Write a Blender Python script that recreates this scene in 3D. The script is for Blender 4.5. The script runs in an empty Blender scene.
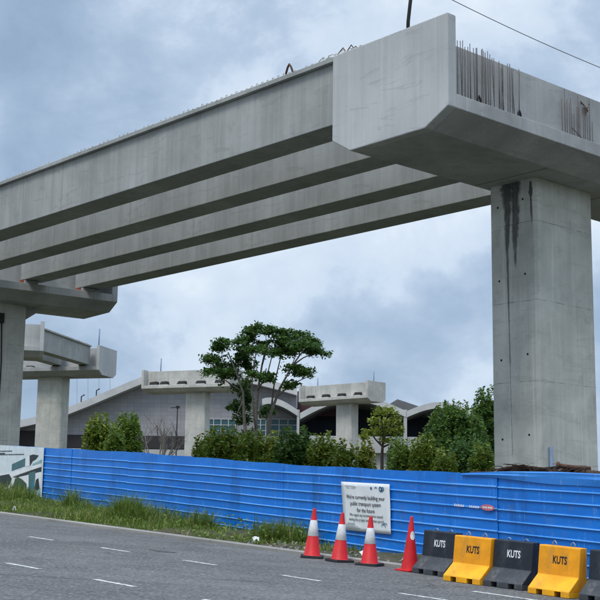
import bpy, math, random
from mathutils import Vector, Matrix
random.seed(7)
R = random.random
def U(a, b): return a + (b - a) * R()
S = bpy.context.scene
COL = S.collection

# ------------------------------------------------------------------ camera
F_PX = 1245.44                                    # focal length for a 600 px wide frame
FW = Vector((0.0, 0.98465585, 0.17450745))
RT = Vector((0.99991199, -0.00231515, 0.01306321))
UP = Vector((-0.01326677, -0.17449209, 0.9845692))
EYE = 1.72
cam_d = bpy.data.cameras.new('camera')
cam_d.sensor_width = 36.0
cam_d.lens = 36.0 * F_PX / 600.0
cam_d.clip_start = 0.1
cam_d.clip_end = 6000
cam = bpy.data.objects.new('camera', cam_d)
m = Matrix((RT, UP, -FW)).transposed().to_4x4()
m.translation = (0, 0, EYE)
cam.matrix_world = m
COL.objects.link(cam)
S.camera = cam

# ------------------------------------------------------------------ sky, sun, exposure
S.view_settings.view_transform = 'Standard'
S.view_settings.look = 'None'
S.view_settings.gamma = 1
S.view_settings.exposure = 0.29
S.view_settings.use_curve_mapping = False
SUN_EL, SUN_AZ = math.radians(58), math.radians(205)      # azimuth clockwise from +Y: behind the camera, to its left
W = bpy.data.worlds.new('World')
S.world = W
W.use_nodes = True
wn, wl = W.node_tree.nodes, W.node_tree.links
wn.clear()
def wnode(t, **k):
    n = wn.new(t)
    for a, b in k.items(): setattr(n, a, b)
    return n
w_out = wnode('ShaderNodeOutputWorld')
sky = wnode('ShaderNodeTexSky', sky_type='NISHITA', sun_disc=False)
sky.sun_elevation = SUN_EL
sky.sun_rotation = SUN_AZ
sky.air_density = 1.0; sky.dust_density = 1.5
bg_s = wnode('ShaderNodeBackground'); bg_s.inputs['Strength'].default_value = 0.07
wl.new(sky.outputs[0], bg_s.inputs['Color'])
tc = wnode('ShaderNodeTexCoord')
def wmap(loc, scl, rot=(0, 0, 0)):
    mp = wnode('ShaderNodeMapping')
    mp.inputs['Location'].default_value = loc
    mp.inputs['Scale'].default_value = scl
    mp.inputs['Rotation'].default_value = rot
    wl.new(tc.outputs['Generated'], mp.inputs['Vector'])
    return mp
def wnoise(mp, scale, detail, rough, dist=0.0):
    n = wnode('ShaderNodeTexNoise')
    n.inputs['Scale'].default_value = scale; n.inputs['Detail'].default_value = detail
    n.inputs['Roughness'].default_value = rough; n.inputs['Distortion'].default_value = dist
    wl.new(mp.outputs[0], n.inputs['Vector'])
    return n
def wramp(src, stops):
    r = wnode('ShaderNodeValToRGB')
    e = r.color_ramp.elements
    while len(e) < len(stops): e.new(0.5)
    for i, (p, c) in enumerate(stops):
        e[i].position = p; e[i].color = (*c, 1)
    wl.new(src, r.inputs[0])
    return r
# overcast: large banks of grey-blue cloud, paler rifts, soft wisps over them
SKY_OFF = (19.214, -4.103, -17.078)
n1 = wnoise(wmap(SKY_OFF, (1, 1, 1.15)), 3.3, 8, 0.50, 0.25)
n2 = wnoise(wmap((4.1, 1.3, 2.2), (1, 1, 1.3)), 9, 7, 0.60, 0.2)
mixn = wnode('ShaderNodeMath', operation='MULTIPLY_ADD')
wl.new(n2.outputs[0], mixn.inputs[0]); mixn.inputs[1].default_value = 0.46
mixb = wnode('ShaderNodeMath', operation='SUBTRACT'); mixb.inputs[1].default_value = 0.10
wl.new(n1.outputs[0], mixb.inputs[0]); wl.new(mixb.outputs[0], mixn.inputs[2])
cl = wramp(mixn.outputs[0], [(0.42, (0.27, 0.375, 0.52)), (0.53, (0.345, 0.455, 0.61)), (0.605, (0.44, 0.55, 0.70)), (0.65, (0.56, 0.665, 0.80)), (0.72, (0.63, 0.725, 0.84)), (0.82, (0.80, 0.86, 0.92))])
# an overcast dome is brightest overhead
sz = wnode('ShaderNodeSeparateXYZ'); wl.new(tc.outputs['Generated'], sz.inputs[0])
mr = wnode('ShaderNodeMapRange', interpolation_type='SMOOTHSTEP')
mr.inputs['From Min'].default_value = 0.42; mr.inputs['From Max'].default_value = 0.95
mr.inputs['To Min'].default_value = 0.96; mr.inputs['To Max'].default_value = 2.3
wl.new(sz.outputs[2], mr.inputs['Value'])
bg_c = wnode('ShaderNodeBackground')
wl.new(mr.outputs[0], bg_c.inputs['Strength'])
wl.new(cl.outputs[0], bg_c.inputs['Color'])
mx = wnode('ShaderNodeMixShader'); mx.inputs[0].default_value = 0.92
wl.new(bg_s.outputs[0], mx.inputs[1]); wl.new(bg_c.outputs[0], mx.inputs[2])
wl.new(mx.outputs[0], w_out.inputs['Surface'])

sun_d = bpy.data.lights.new('sun', 'SUN')
sun_d.energy = 1.5; sun_d.angle = math.radians(18); sun_d.color = (1.0, 0.96, 0.90)
sun = bpy.data.objects.new('sun', sun_d)
to_sun = Vector((math.sin(SUN_AZ) * math.cos(SUN_EL), math.cos(SUN_AZ) * math.cos(SUN_EL), math.sin(SUN_EL)))
sun.rotation_euler = (-to_sun).to_track_quat('-Z', 'Y').to_euler()
sun.location = (0, -20, 60)
COL.objects.link(sun)

# ------------------------------------------------------------------ helpers
def ray(x, y): return FW + RT * ((x - 300) / F_PX) - UP * ((y - 300) / F_PX)
def at(x, y, d):                                   # world point seen at pixel x, y (600 px frame) d metres ahead
    return ray(x, y) * d + Vector((0, 0, EYE))
H = Vector((-0.69336664, 0.72058498, 0))           # along the road, away
C = Vector((0.72058498, 0.69336664, 0))            # across the road, to the far kerb
GR = 0.0626
def prof(s):                                       # height of the land along the road direction
    if s > 46: return GR * 46 + 1.5 * (1 - math.exp(-(s - 46) * GR / 1.5))
    if s < -14: return GR * -14 - 1.0 * (1 - math.exp((s + 14) * GR / 1.0))
    return GR * s
def ground(x, y): return prof(H.x * x + H.y * y)
def rp(s, c, v=0.0):                               # road coordinates to world
    p = H * s + C * c
    return Vector((p.x, p.y, prof(s) + v))

class MB:
    def __init__(self): self.v = []; self.f = []; self.mi = []
    def face(self, pts, mi=0):
        b = len(self.v); self.v += [tuple(p) for p in pts]
        self.f.append(tuple(range(b, b + len(pts)))); self.mi.append(mi)
    def add(self, vs, fs, mi=0):
        b = len(self.v); self.v += [tuple(p) for p in vs]
        for f in fs: self.f.append(tuple(b + i for i in f)); self.mi.append(mi)
    def box(self, x0, y0, z0, x1, y1, z1, mi=0):
        vs = [(x0,y0,z0),(x1,y0,z0),(x1,y1,z0),(x0,y1,z0),(x0,y0,z1),(x1,y0,z1),(x1,y1,z1),(x0,y1,z1)]
        self.add(vs, [(0,3,2,1),(4,5,6,7),(0,1,5,4),(1,2,6,5),(2,3,7,6),(3,0,4,7)], mi)
    def prism(self, a, b, mi=0):                   # two matching outlines joined
        n = len(a)
        self.add(list(a) + list(b), [tuple(range(n))[::-1], tuple(range(n, 2*n))] + [(i, (i+1) % n, n + (i+1) % n, n + i) for i in range(n)], mi)
    def tube(self, pts, rads, seg=8, mi=0, cap=True):
        pts = [Vector(p) for p in pts]
        if not isinstance(rads, (list, tuple)): rads = [rads] * len(pts)
        b = len(self.v); prev = None
        for i, p in enumerate(pts):
            t = (pts[min(i+1, len(pts)-1)] - pts[max(i-1, 0)]).normalized()
            if prev is None:
                u = t.orthogonal().normalized()
            else:
                u = (prev - t * prev.dot(t))
                u = u.normalized() if u.length > 1e-6 else t.orthogonal().normalized()
            prev = u; w = t.cross(u)
            for k in range(seg):
                a = 2 * math.pi * k / seg
                self.v.append(tuple(p + (u * math.cos(a) + w * math.sin(a)) * rads[i]))
        for i in range(len(pts) - 1):
            for k in range(seg):
                self.f.append((b+i*seg+k, b+i*seg+(k+1) % seg, b+(i+1)*seg+(k+1) % seg, b+(i+1)*seg+k)); self.mi.append(mi)
        if cap:
            self.f.append(tuple(b+k for k in range(seg))[::-1]); self.mi.append(mi)
            e = b + (len(pts)-1)*seg
            self.f.append(tuple(e+k for k in range(seg))); self.mi.append(mi)
    def build(self, name, mats, parent=None, smooth=False, bevel=0.0, fix=True):
        me = bpy.data.meshes.new(name)
        me.from_pydata(self.v, [], self.f)
        if not isinstance(mats, (list, tuple)): mats = [mats]
        for mt in mats: me.materials.append(mt)
        me.polygons.foreach_set('material_index', self.mi)
        if smooth: me.polygons.foreach_set('use_smooth', [True] * len(self.f))
        me.update()
        if fix:
            import bmesh
            bm = bmesh.new(); bm.from_mesh(me)
            bmesh.ops.recalc_face_normals(bm, faces=bm.faces)
            bm.to_mesh(me); bm.free()
        o = bpy.data.objects.new(name, me)
        COL.objects.link(o)
        if parent: o.parent = parent
        if bevel:
            bv = o.modifiers.new('bevel', 'BEVEL'); bv.width = bevel; bv.segments = 2
            bv.limit_method = 'ANGLE'; bv.angle_limit = math.radians(30)
        return o
def tag(o, label=None, cat=None, group=None, kind=None):
    if label: o['label'] = label
    if cat: o['category'] = cat
    if group: o['group'] = group
    if kind: o['kind'] = kind
    return o
def empty(name, loc, rz=0.0):
    o = bpy.data.objects.new(name, None); COL.objects.link(o)
    o.empty_display_size = 0.3
    o.location = loc; o.rotation_euler = (0, 0, rz)
    return o
def copy_tree(o, parent=None):
    c = o.copy(); COL.objects.link(c); c.parent = parent
    for ch in list(o.children): copy_tree(ch, c)
    return c

# ------------------------------------------------------------------ materials
class NT:
    def __init__(self, name, rough=0.85, spec=0.3):
        self.m = bpy.data.materials.new(name); self.m.use_nodes = True
        self.t = self.m.node_tree; self.b = self.t.nodes['Principled BSDF']
        self.b.inputs['Roughness'].default_value = rough
        self.b.inputs['Specular IOR Level'].default_value = spec
        self.tc = self.t.nodes.new('ShaderNodeTexCoord')
    def n(self, t, **k):
        x = self.t.nodes.new(t)
        for a, b in k.items(): setattr(x, a, b)
        return x
    def l(self, a, b): self.t.links.new(a, b)
    def mapping(self, scale=(1,1,1), loc=(0,0,0), src='Object', rot=(0,0,0)):
        x = self.n('ShaderNodeMapping'); x.inputs['Scale'].default_value = scale; x.inputs['Location'].default_value = loc
        x.inputs['Rotation'].default_value = rot
        self.l(self.tc.outputs[src], x.inputs[0]); return x.outputs[0]
    def noise(self, vec, scale=1, detail=5, rough=0.6, dist=0):
        x = self.n('ShaderNodeTexNoise'); x.inputs['Scale'].default_value = scale; x.inputs['Detail'].default_value = detail
        x.inputs['Roughness'].default_value = rough; x.inputs['Distortion'].default_value = dist
        self.l(vec, x.inputs['Vector']); return x.outputs[0]
    def ramp(self, src, stops):
        r = self.n('ShaderNodeValToRGB'); e = r.color_ramp.elements
        while len(e) < len(stops): e.new(0.5)
        for i, (p, c) in enumerate(stops):
            e[i].position = p; e[i].color = (*(c if hasattr(c, '__len__') else (c, c, c)), 1)
        self.l(src, r.inputs[0]); return r.outputs[0]
    def mix(self, fac, a, b, mode='MIX'):
        x = self.n('ShaderNodeMix', data_type='RGBA', blend_type=mode)
        for s, v in ((0, fac), (6, a), (7, b)):
            if isinstance(v, bpy.types.NodeSocket): self.l(v, x.inputs[s])
            elif s == 0: x.inputs[0].default_value = v
            else: x.inputs[s].default_value = (*v, 1) if hasattr(v, '__len__') else (v, v, v, 1)
        return x.outputs[2]
    def math(self, op, a, b=None, c=None):
        x = self.n('ShaderNodeMath', operation=op)
        for i, v in enumerate((a, b, c)):
            if v is None: continue
            if isinstance(v, bpy.types.NodeSocket): self.l(v, x.inputs[i])
            else: x.inputs[i].default_value = v
        return x.outputs[0]
    def color(self, c): self.l(c, self.b.inputs['Base Color'])
    def bump(self, h, strength=0.3, dist=0.02):
        x = self.n('ShaderNodeBump'); x.inputs['Strength'].default_value = strength; x.inputs['Distance'].default_value = dist
        self.l(h, x.inputs['Height']); self.l(x.outputs[0], self.b.inputs['Normal'])

def concrete(name, base, tint=(1, 1, 1), streak=0.5, joint=None, blotch=0.25, dirt=0.35, joint_off=0.0):
    k = NT(name, 0.9, 0.2)
    c0 = tuple(base * t * w for t, w in zip(tint, (1.02, 1.0, 0.965)))
    big = k.noise(k.mapping((0.35, 0.35, 0.35)), 1.0, 6, 0.62, 0.4)
    col = k.mix(k.ramp(big, [(0.35, 0), (0.68, 1)]), tuple(x * (1 - blotch) for x in c0), tuple(x * (1 + blotch * 0.6) for x in c0))
    st = k.noise(k.mapping((2.6, 2.6, 0.10)), 1.0, 5, 0.65)
    col = k.mix(k.math('MULTIPLY', k.ramp(st, [(0.44, 0), (0.72, 1)]), streak * .8), col, tuple(x * 0.62 for x in c0))
    st2 = k.noise(k.mapping((7, 7, 0.22), (3, 1, 0)), 1.0, 4, 0.6)
    col = k.mix(k.math('MULTIPLY', k.ramp(st2, [(0.55, 0), (0.72, 1)]), streak * 0.7), col, tuple(min(1, x * 1.35) for x in c0))
    sp = k.noise(k.mapping((1.1, 1.1, 0.8), (7, 2, 5)), 1.6, 8, 0.7)
    col = k.mix(k.math('MULTIPLY', k.ramp(sp, [(0.56, 0), (0.74, 1)]), dirt), col, (c0[0] * 0.42, c0[1] * 0.44, c0[2] * 0.42))
    dr = k.noise(k.mapping((4.5, 4.5, 0.05), (11, 5, 2)), 1.0, 6, 0.7, 0.3)
    col = k.mix(k.math('MULTIPLY', k.ramp(dr, [(0.60, 0), (0.70, 1)]), streak * .55), col, tuple(x * 0.45 for x in c0))
    pm = k.noise(k.mapping((0.5, 0.5, 3.2), (1, 8, 3)), 1.0, 7, 0.68, 0.8)
    col = k.mix(k.math('MULTIPLY', k.ramp(pm, [(0.57, 0), (0.62, 1), (0.66, 0)]), .35), col, tuple(x * 0.55 for x in c0))
    fine = k.noise(k.mapping((1, 1, 1)), 38, 4, 0.7)
    col = k.mix(0.18, col, fine, 'OVERLAY')
    if joint:
        sx = k.n('ShaderNodeSeparateXYZ'); k.l(k.tc.outputs['Object'], sx.inputs[0])
        wob = k.noise(k.mapping((0.8, 0.8, 0.8)), 1.5, 3, 0.5)
        z = k.math('ADD', sx.outputs[2], k.math('MULTIPLY', k.math('SUBTRACT', wob, 0.5), 0.05))
        fr = k.math('FRACT', k.math('DIVIDE', k.math('ADD', z, joint_off), joint))
        line = k.math('LESS_THAN', fr, 0.011)
        br = k.noise(k.mapping((1.5, 1.5, 1.5), (2, 9, 1)), 2.0, 4, 0.6)
        line = k.math('MULTIPLY', line, k.ramp(br, [(0.38, 0.05), (0.62, 0.75)]))
        col = k.mix(line, col, tuple(x * 0.33 for x in c0))
    k.color(col); k.bump(fine, 0.25, 0.01)
    return k.m
def plain(name, col, rough=0.6, spec=0.4, var=0.15, scale=6, metal=0.0, bump=0.0):
    k = NT(name, rough, spec); k.b.inputs['Metallic'].default_value = metal
    nz = k.noise(k.mapping(), scale, 5, 0.6)
    k.color(k.mix(k.ramp(nz, [(0.3, 0), (0.7, 1)]), tuple(x * (1 - var) for x in col), tuple(min(1, x * (1 + var)) for x in col)))
    if bump: k.bump(nz, bump, 0.02)
    return k.m
def leafmat(name, dark, light, trans=0.25):
    k = NT(name, 0.6, 0.3)
    oi = k.n('ShaderNodeNewGeometry')
    nz = k.noise(k.mapping((1, 1, 1)), 0.9, 3, 0.6)
    f = k.math('ADD', k.math('MULTIPLY', oi.outputs['Random Per Island'], 0.6), k.math('MULTIPLY', nz, 0.5))
    k.color(k.mix(k.ramp(f, [(0.25, 0), (0.8, 1)]), dark, light))
    tr = k.n('ShaderNodeBsdfTranslucent'); tr.inputs[0].default_value = (*[x * 1.3 for x in light], 1)
    ms = k.n('ShaderNodeMixShader'); ms.inputs[0].default_value = trans
    out = k.t.nodes['Material Output']
    k.l(k.b.outputs[0], ms.inputs[1]); k.l(tr.outputs[0], ms.inputs[2]); k.l(ms.outputs[0], out.inputs[0])
    return k.m

M = {}
M['pier'] = concrete('cast_concrete_pier', 0.55, (1.0, 1.02, 0.96), 0.55, blotch=.3, dirt=.5, joint=2.43, joint_off=0.37)
M['cap'] = concrete('cast_concrete_cap', 0.43, (0.97, 1.0, 1.02), 0.40)
M['cheek'] = concrete('pale_concrete_end_wall', 0.50, (0.96, 1.0, 1.03), 0.42, blotch=0.12, dirt=0.12)
M['girder'] = concrete('precast_concrete_girder', 0.38, (0.95, 1.0, 1.0), 0.6, blotch=0.2, dirt=0.3)
M['pale'] = concrete('new_pale_concrete', 0.54, (1.0, 1.0, 0.96), 0.5)
M['stain'] = plain('damp_stain', (0.085, 0.088, 0.085), 0.8, 0.2, 0.35, 4)
M['hole'] = plain('tie_hole', (0.012, 0.012, 0.012), 0.9)
M['rust'] = plain('rusty_steel', (0.10, 0.055, 0.035), 0.85, 0.3, 0.4, 15)
M['rebar'] = plain('weathered_rebar', (0.11, 0.10, 0.095), 0.8, 0.3, 0.3, 10)
M['black'] = plain('black_rubber', (0.014, 0.014, 0.015), 0.7, 0.4, 0.3)
M['steel'] = plain('galvanised_steel', (0.35, 0.37, 0.40), 0.5, 0.5, 0.15, 5, 0.6)
M['bluepipe'] = plain('blue_grey_pipe', (0.17, 0.24, 0.36), 0.5)
M['pad'] = plain('bearing_steel', (0.022, 0.02, 0.02), 0.8)
M['orange'] = plain('orange_primer', (0.32, 0.07, 0.03), 0.7)

# asphalt
k = NT('asphalt', 0.92, 0.25)
g = k.noise(k.mapping(), 19, 4, 0.75); gf = k.noise(k.mapping((1, 1, 1), (4, 4, 4)), 55, 3, 0.8); g2 = k.noise(k.mapping(), 0.7, 8, 0.68)
tr = k.noise(k.mapping((0.16, 1.7, 1), rot=(0, 0, -math.atan2(H.y, H.x))), 1.0, 6, 0.62)
col = k.mix(k.ramp(g2, [(0.34, 0), (0.66, 1)]), (0.090, 0.091, 0.093), (0.145, 0.145, 0.144))
col = k.mix(k.math('MULTIPLY', k.ramp(tr, [(0.48, 0), (0.66, 1)]), 0.5), col, (0.070, 0.070, 0.071))
col = k.mix(k.ramp(g, [(0.52, 0), (0.70, 0.75)]), col, (0.33, 0.325, 0.31))
col = k.mix(k.ramp(g, [(0.30, 0.85), (0.47, 0)]), col, (0.030, 0.030, 0.031))
col = k.mix(k.ramp(gf, [(0.56, 0), (0.70, 0.6)]), col, (0.36, 0.35, 0.33))
cr = k.noise(k.mapping((1, 1, 1), (3, 1, 0)), 0.55, 7, 0.62, 1.6)
crm = k.noise(k.mapping((1, 1, 1), (6, 2, 0)), 0.25, 3, 0.5)
col = k.mix(k.math('MULTIPLY', k.ramp(cr, [(0.492, 0), (0.499, .8), (0.506, 0)]), k.ramp(crm, [(0.45, 0), (0.55, 1)])), col, (0.022, 0.022, 0.023))
oil = k.noise(k.mapping((0.35, 2.6, 1), (1, 7, 0), rot=(0, 0, -math.atan2(H.y, H.x))), 1.3, 7, 0.7)
col = k.mix(k.math('MULTIPLY', k.ramp(oil, [(0.56, 0), (0.72, 1)]), 0.6), col, (0.045, 0.045, 0.046))
k.color(col); k.bump(g, 0.6, 0.012); M['asphalt'] = k.m
# road paint, worn
k = NT('worn_road_paint', 0.8, 0.3)
g = k.noise(k.mapping(), 14, 6, 0.75)
k.color(k.mix(k.ramp(g, [(0.38, 0), (0.56, 1)]), (0.17, 0.17, 0.165), (0.66, 0.65, 0.62))); M['paint'] = k.m
# soil and grass ground
k = NT('soil_and_grass', 1.0, 0.1)
g = k.noise(k.mapping(), 0.8, 8, 0.7); g2 = k.noise(k.mapping(), 9, 5, 0.7)
col = k.mix(k.ramp(g, [(0.4, 0), (0.6, 1)]), (0.060, 0.070, 0.036), (0.12, 0.105, 0.075))
k.color(k.mix(k.ramp(g2, [(0.45, 0), (0.7, 0.7)]), col, (0.03, 0.035, 0.015))); k.bump(g2, 0.8, 0.05); M['soil'] = k.m
M['kerb'] = concrete('kerb_concrete', 0.30, (1, 0.98, 0.93), 0.2)
# blue sheet
def bluesheet(name, a, b):
    k = NT(name, 0.42, 0.45)
    n1 = k.noise(k.mapping((0.35, 0.35, 1.2)), 1.3, 5, 0.6)
    col = k.mix(k.ramp(n1, [(0.3, 0), (0.7, 1)]), a, b)
    n2 = k.noise(k.mapping((1.3, 1.3, 6)), 2.2, 7, 0.7)
    col = k.mix(k.math('MULTIPLY', k.ramp(n2, [(0.58, 0), (0.74, 1)]), 0.5), col, (0.10, 0.30, 0.55))
    n3 = k.noise(k.mapping((0.9, 0.9, 0.25), (5, 5, 0)), 1.6, 6, 0.7)
    col = k.mix(k.math('MULTIPLY', k.ramp(n3, [(0.52, 0), (0.70, 1)]), 0.55), col, tuple(x * .42 for x in a))
    sc1 = k.noise(k.mapping((9, 9, 1.2), (2, 6, 1), rot=(0.5, 0.2, 0)), 1.0, 6, 0.75, 1.2)     # scratches
    col = k.mix(k.math('MULTIPLY', k.ramp(sc1, [(0.615, 0), (0.625, 1), (0.64, 0)]), 0.65), col, (0.34, 0.52, 0.72))
    dust = k.noise(k.mapping((2.2, 2.2, 2.2), (8, 1, 0)), 1.5, 8, 0.75)
    col = k.mix(k.math('MULTIPLY', k.ramp(dust, [(0.56, 0), (0.74, 1)]), 0.4), col, (0.16, 0.17, 0.16))
    k.color(col); k.bump(n1, 0.25, 0.05)
    return k.m
M['blue'] = bluesheet('blue_painted_sheet', (0.001, 0.142, 0.56), (0.003, 0.208, 0.74))
M['blue2'] = bluesheet('light_blue_sheet', (0.02, 0.20, 0.66), (0.05, 0.27, 0.72))
M['rib'] = bluesheet('ridge_highlight_paint', (0.02, 0.26, 0.70), (0.20, 0.46, 0.82))  # paler blue paints in the sky light caught along the ridges
M['white'] = plain('white_print', (0.72, 0.74, 0.74), 0.5, 0.4, 0.06, 4)
M['ink'] = plain('black_ink', (0.02, 0.02, 0.025), 0.6, 0.3, 0.1)
M['inkgrey'] = plain('grey_ink', (0.22, 0.25, 0.27), 0.6, 0.3, 0.1)
M['inkblue'] = plain('blue_ink', (0.02, 0.10, 0.22), 0.6, 0.3, 0.1)
M['red'] = None
M['refl'] = plain('white_sleeve', (0.66, 0.66, 0.64), 0.45, 0.5, 0.22, 9)
def worn(name, col, dirt, rough, amt):
    k = NT(name, rough, 0.35)
    n1 = k.noise(k.mapping(), 3.2, 6, 0.65); n2 = k.noise(k.mapping((1, 1, .35), (3, 7, 1)), 7, 7, 0.72); n3 = k.noise(k.mapping((1, 1, 1), (9, 2, 4)), 26, 4, 0.7)
    c = k.mix(k.ramp(n1, [(0.3, 0), (0.7, 1)]), tuple(x * .78 for x in col), tuple(min(1, x * 1.12) for x in col))
    c = k.mix(k.math('MULTIPLY', k.ramp(n2, [(0.52, 0), (0.72, 1)]), amt), c, dirt)
    c = k.mix(k.math('MULTIPLY', k.ramp(n3, [(0.64, 0), (0.70, 1)]), amt), c, dirt)
    k.color(c); k.bump(n3, 0.2, 0.01); return k.m
M['red'] = worn('red_pvc', (0.66, 0.016, 0.020), (0.20, 0.03, 0.03), 0.5, 0.5)
M['yellow'] = worn('yellow_paint_on_concrete', (0.90, 0.36, 0.008), (0.34, 0.19, 0.05), 0.6, 0.65)
M['dark'] = worn('black_paint_on_concrete', (0.018, 0.024, 0.034), (0.085, 0.09, 0.095), 0.6, 0.5)
M['darktop'] = worn('paler_black_paint', (0.058, 0.064, 0.073), (0.17, 0.165, 0.155), 0.8, 0.7)
M['whitepaint'] = plain('white_lettering', (0.78, 0.79, 0.80), 0.6)

# ------------------------------------------------------------------ the land, the road
mb = MB()
ss = [-1500, -300, -120, -80] + [-60 + 2 * i for i in range(101)] + [180, 260, 400, 900, 2500]
for a, b in zip(ss[:-1], ss[1:]):
    cs = [-1500, -60, -6.0, 60, 300, 2500]
    for c0, c1 in zip(cs[:-1], cs[1:]):
        mb.face([rp(a, c0, -0.03), rp(b, c0, -0.03), rp(b, c1, -0.03), rp(a, c1, -0.03)])
tag(mb.build('ground', M['soil']), kind='structure')
KC = 16.76
mb = MB()
rs = [-60 + 2 * i for i in range(81)]
for a, b in zip(rs[:-1], rs[1:]):
    mb.face([rp(a, -5, 0), rp(a, KC, 0), rp(b, KC, 0), rp(b, -5, 0)])
tag(mb.build('road', M['asphalt']), kind='structure')
mb = MB()
for a, b in zip(rs[:-1], rs[1:]):
    p0 = [rp(a, KC, -0.05), rp(a, KC, 0.05), rp(a, KC + .14, 0.07), rp(a, KC + .14, -0.05)]
    p1 = [rp(b - .01, KC, -0.05), rp(b - .01, KC, 0.05), rp(b - .01, KC + .14, 0.07), rp(b - .01, KC + .14, -0.05)]
    mb.prism(p0, p1)
tag(mb.build('kerb', M['kerb']), kind='structure')
mb = MB()                                           # earth verge between kerb and hoarding, lumpy
import bmesh
nc = 12
vs = []
for i in range(0, 641):
    s = -40 + i * 0.2
    for j in range(nc + 1):
        c = KC + .141 + (9.0) * (j / nc) ** 1.4
        h = 0.04 + (0.10 * math.sin(s * 1.7 + c) * math.sin(s * 0.53) + U(-.02, .03)) * min(1, j / 2)
        vs.append(rp(s, c, max(0.0, h)))
mb.add(vs, [(i*(nc+1)+j, i*(nc+1)+j+1, (i+1)*(nc+1)+j+1, (i+1)*(nc+1)+j) for i in range(640) for j in range(nc)])
tag(mb.build('verge', M['soil'], smooth=True), kind='structure')
# dashes
mb = MB()
def dash(s0, s1, c, w=.10):
    mb.face([rp(s0, c - w/2, .004), rp(s0, c + w/2, .004), rp(s1, c + w/2, .004), rp(s1, c - w/2, .004)])
for kk in range(-14, 14):
    dash(21.45 - 2.40 * kk - .85, 21.45 - 2.40 * kk, 13.40)
    dash(16.66 - 2.30 * kk - .92, 16.66 - 2.30 * kk, 10.03)
dash(8.6, 11.7, 14.86, .12)
tag(mb.build('road_marking', M['paint']), kind='structure')
mb = MB()
cen = (18.2, 14.2); n = 11
mb.face([rp(cen[0] + .42 * math.cos(6.283 * i / n) * U(.6, 1.1), cen[1] + .16 * math.sin(6.283 * i / n) * U(.6, 1.1), .004) for i in range(n)])
tag(mb.build('road_stain', M['stain']), kind='structure')

# ------------------------------------------------------------------ viaduct
SZ = EYE
PX, PY = 0.895, 1.467                                # half sizes of a pier
XR, XL = 0.895, -0.895
CR, CL, BR, BL, SR, SL = 2.617, -1.848, 1.774, -1.111, 1.42, -0.62
Z_T, Z_LT, Z_LB, Z_B, Z_ST = 13.42 + SZ, 11.217 + SZ, 10.83 + SZ, 10.384 + SZ, 13.28 + SZ
NEAR, FAR = -7.343, 5.75
def make_pier(name, loc, rz, dz, mats, far=FAR, near=NEAR, cap_rot=0.0, cap_off=0.0, py=(-PY, PY), tops=None, chamf=0.0):
    gz = ground(loc.x, loc.y)
    t = empty(name, (loc.x, loc.y, gz), rz)
    o = dz - gz                                     # local height of a world height
    mp, mc, me = mats
    b = MB()
    ch = 0.09
    def ring(z): return [(XL+ch, py[0], z), (XR-ch, py[0], z), (XR, py[0]+ch, z), (XR, py[1]-ch, z), (XR-ch, py[1], z), (XL+ch, py[1], z), (XL, py[1]-ch, z), (XL, py[0]+ch, z)]
    b.prism(ring(-0.8), ring(Z_B + o - .004))
    b.build('column', mp, t)
    b = MB()
    sec = [(SR, Z_ST), (SR, Z_LT), (CR, Z_LT), (CR, Z_LB), (BR, Z_B), (BL, Z_B), (CL, Z_LB), (CL, Z_LT), (SL, Z_LT), (SL, Z_ST)]
    th = 0.34
    b.prism([(x, near + th, z + o) for x, z in sec], [(x, far - th, z + o) for x, z in sec])
    cap = b.build('pier_cap', mc, t, bevel=0.015)
    cap.rotation_euler = (0, 0, cap_rot)
    for ys in (-1.95, 2.0):
        b = MB(); b.box(BL + .02, ys - .012, Z_B + o - .006, BR - .02, ys + .012, Z_B + o + .01); b.build('formwork_seam', M['rebar'], cap)
    end = [(CR, Z_T), (CR, Z_LB), (BR, Z_B), (BL, Z_B), (CL, Z_LB), (CL, Z_T)]
    for y0, y1 in ((near, near + th), (far - th, far)):
        b = MB(); b.prism([(x, y0, z + o) for x, z in end], [(x, y1, z + o) for x, z in end])
        w = b.build('end_wall', me, cap, bevel=0.03)
    return t, cap, o
def pedestals(cap, o, ys, sides, w=0.6):
    for y in ys:
        for sd in sides:
            x0, x1 = (SR + .12, CR - .2) if sd > 0 else (CL + .2, SL - .12)
            b = MB(); b.box(x0, y - w/2, Z_LT + o - .02, x1, y + w/2, Z_LT + o + .12); b.build('bearing_pedestal', M['cap'], cap)
            b = MB(); b.box(x0 + .12, y - w/2 + .1, Z_LT + o + .12, x1 - .12, y + w/2 - .1, Z_LT + o + .235); b.build('bearing_pad', M['pad'], cap)

XD = Vector((0.66508866, -0.74676441, 0)); YD = Vector((0.74676441, 0.66508866, 0))
def sf(x, y, z=0): return XD * x + YD * y + Vector((0, 0, z))
RZ = math.atan2(XD.y, XD.x)
RX, RY = -23.491, 31.067
# --- the near pier
pr, capr, o = make_pier('bridge_pier', sf(RX, RY), RZ, 0.0, (M['pier'], M['cap'], M['cheek']), far=6.6)
tag(pr, 'nearest large square concrete bridge pier with damp streaks, carrying the near end of the span', 'bridge pier', 'concrete piers of the viaduct')
GY = [24.081 - RY + i * 3.1773 for i in range(4)]     # girder near faces, local to the near pier
pedestals(capr, o, [y + .565 for y in GY], (-1,))
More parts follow.
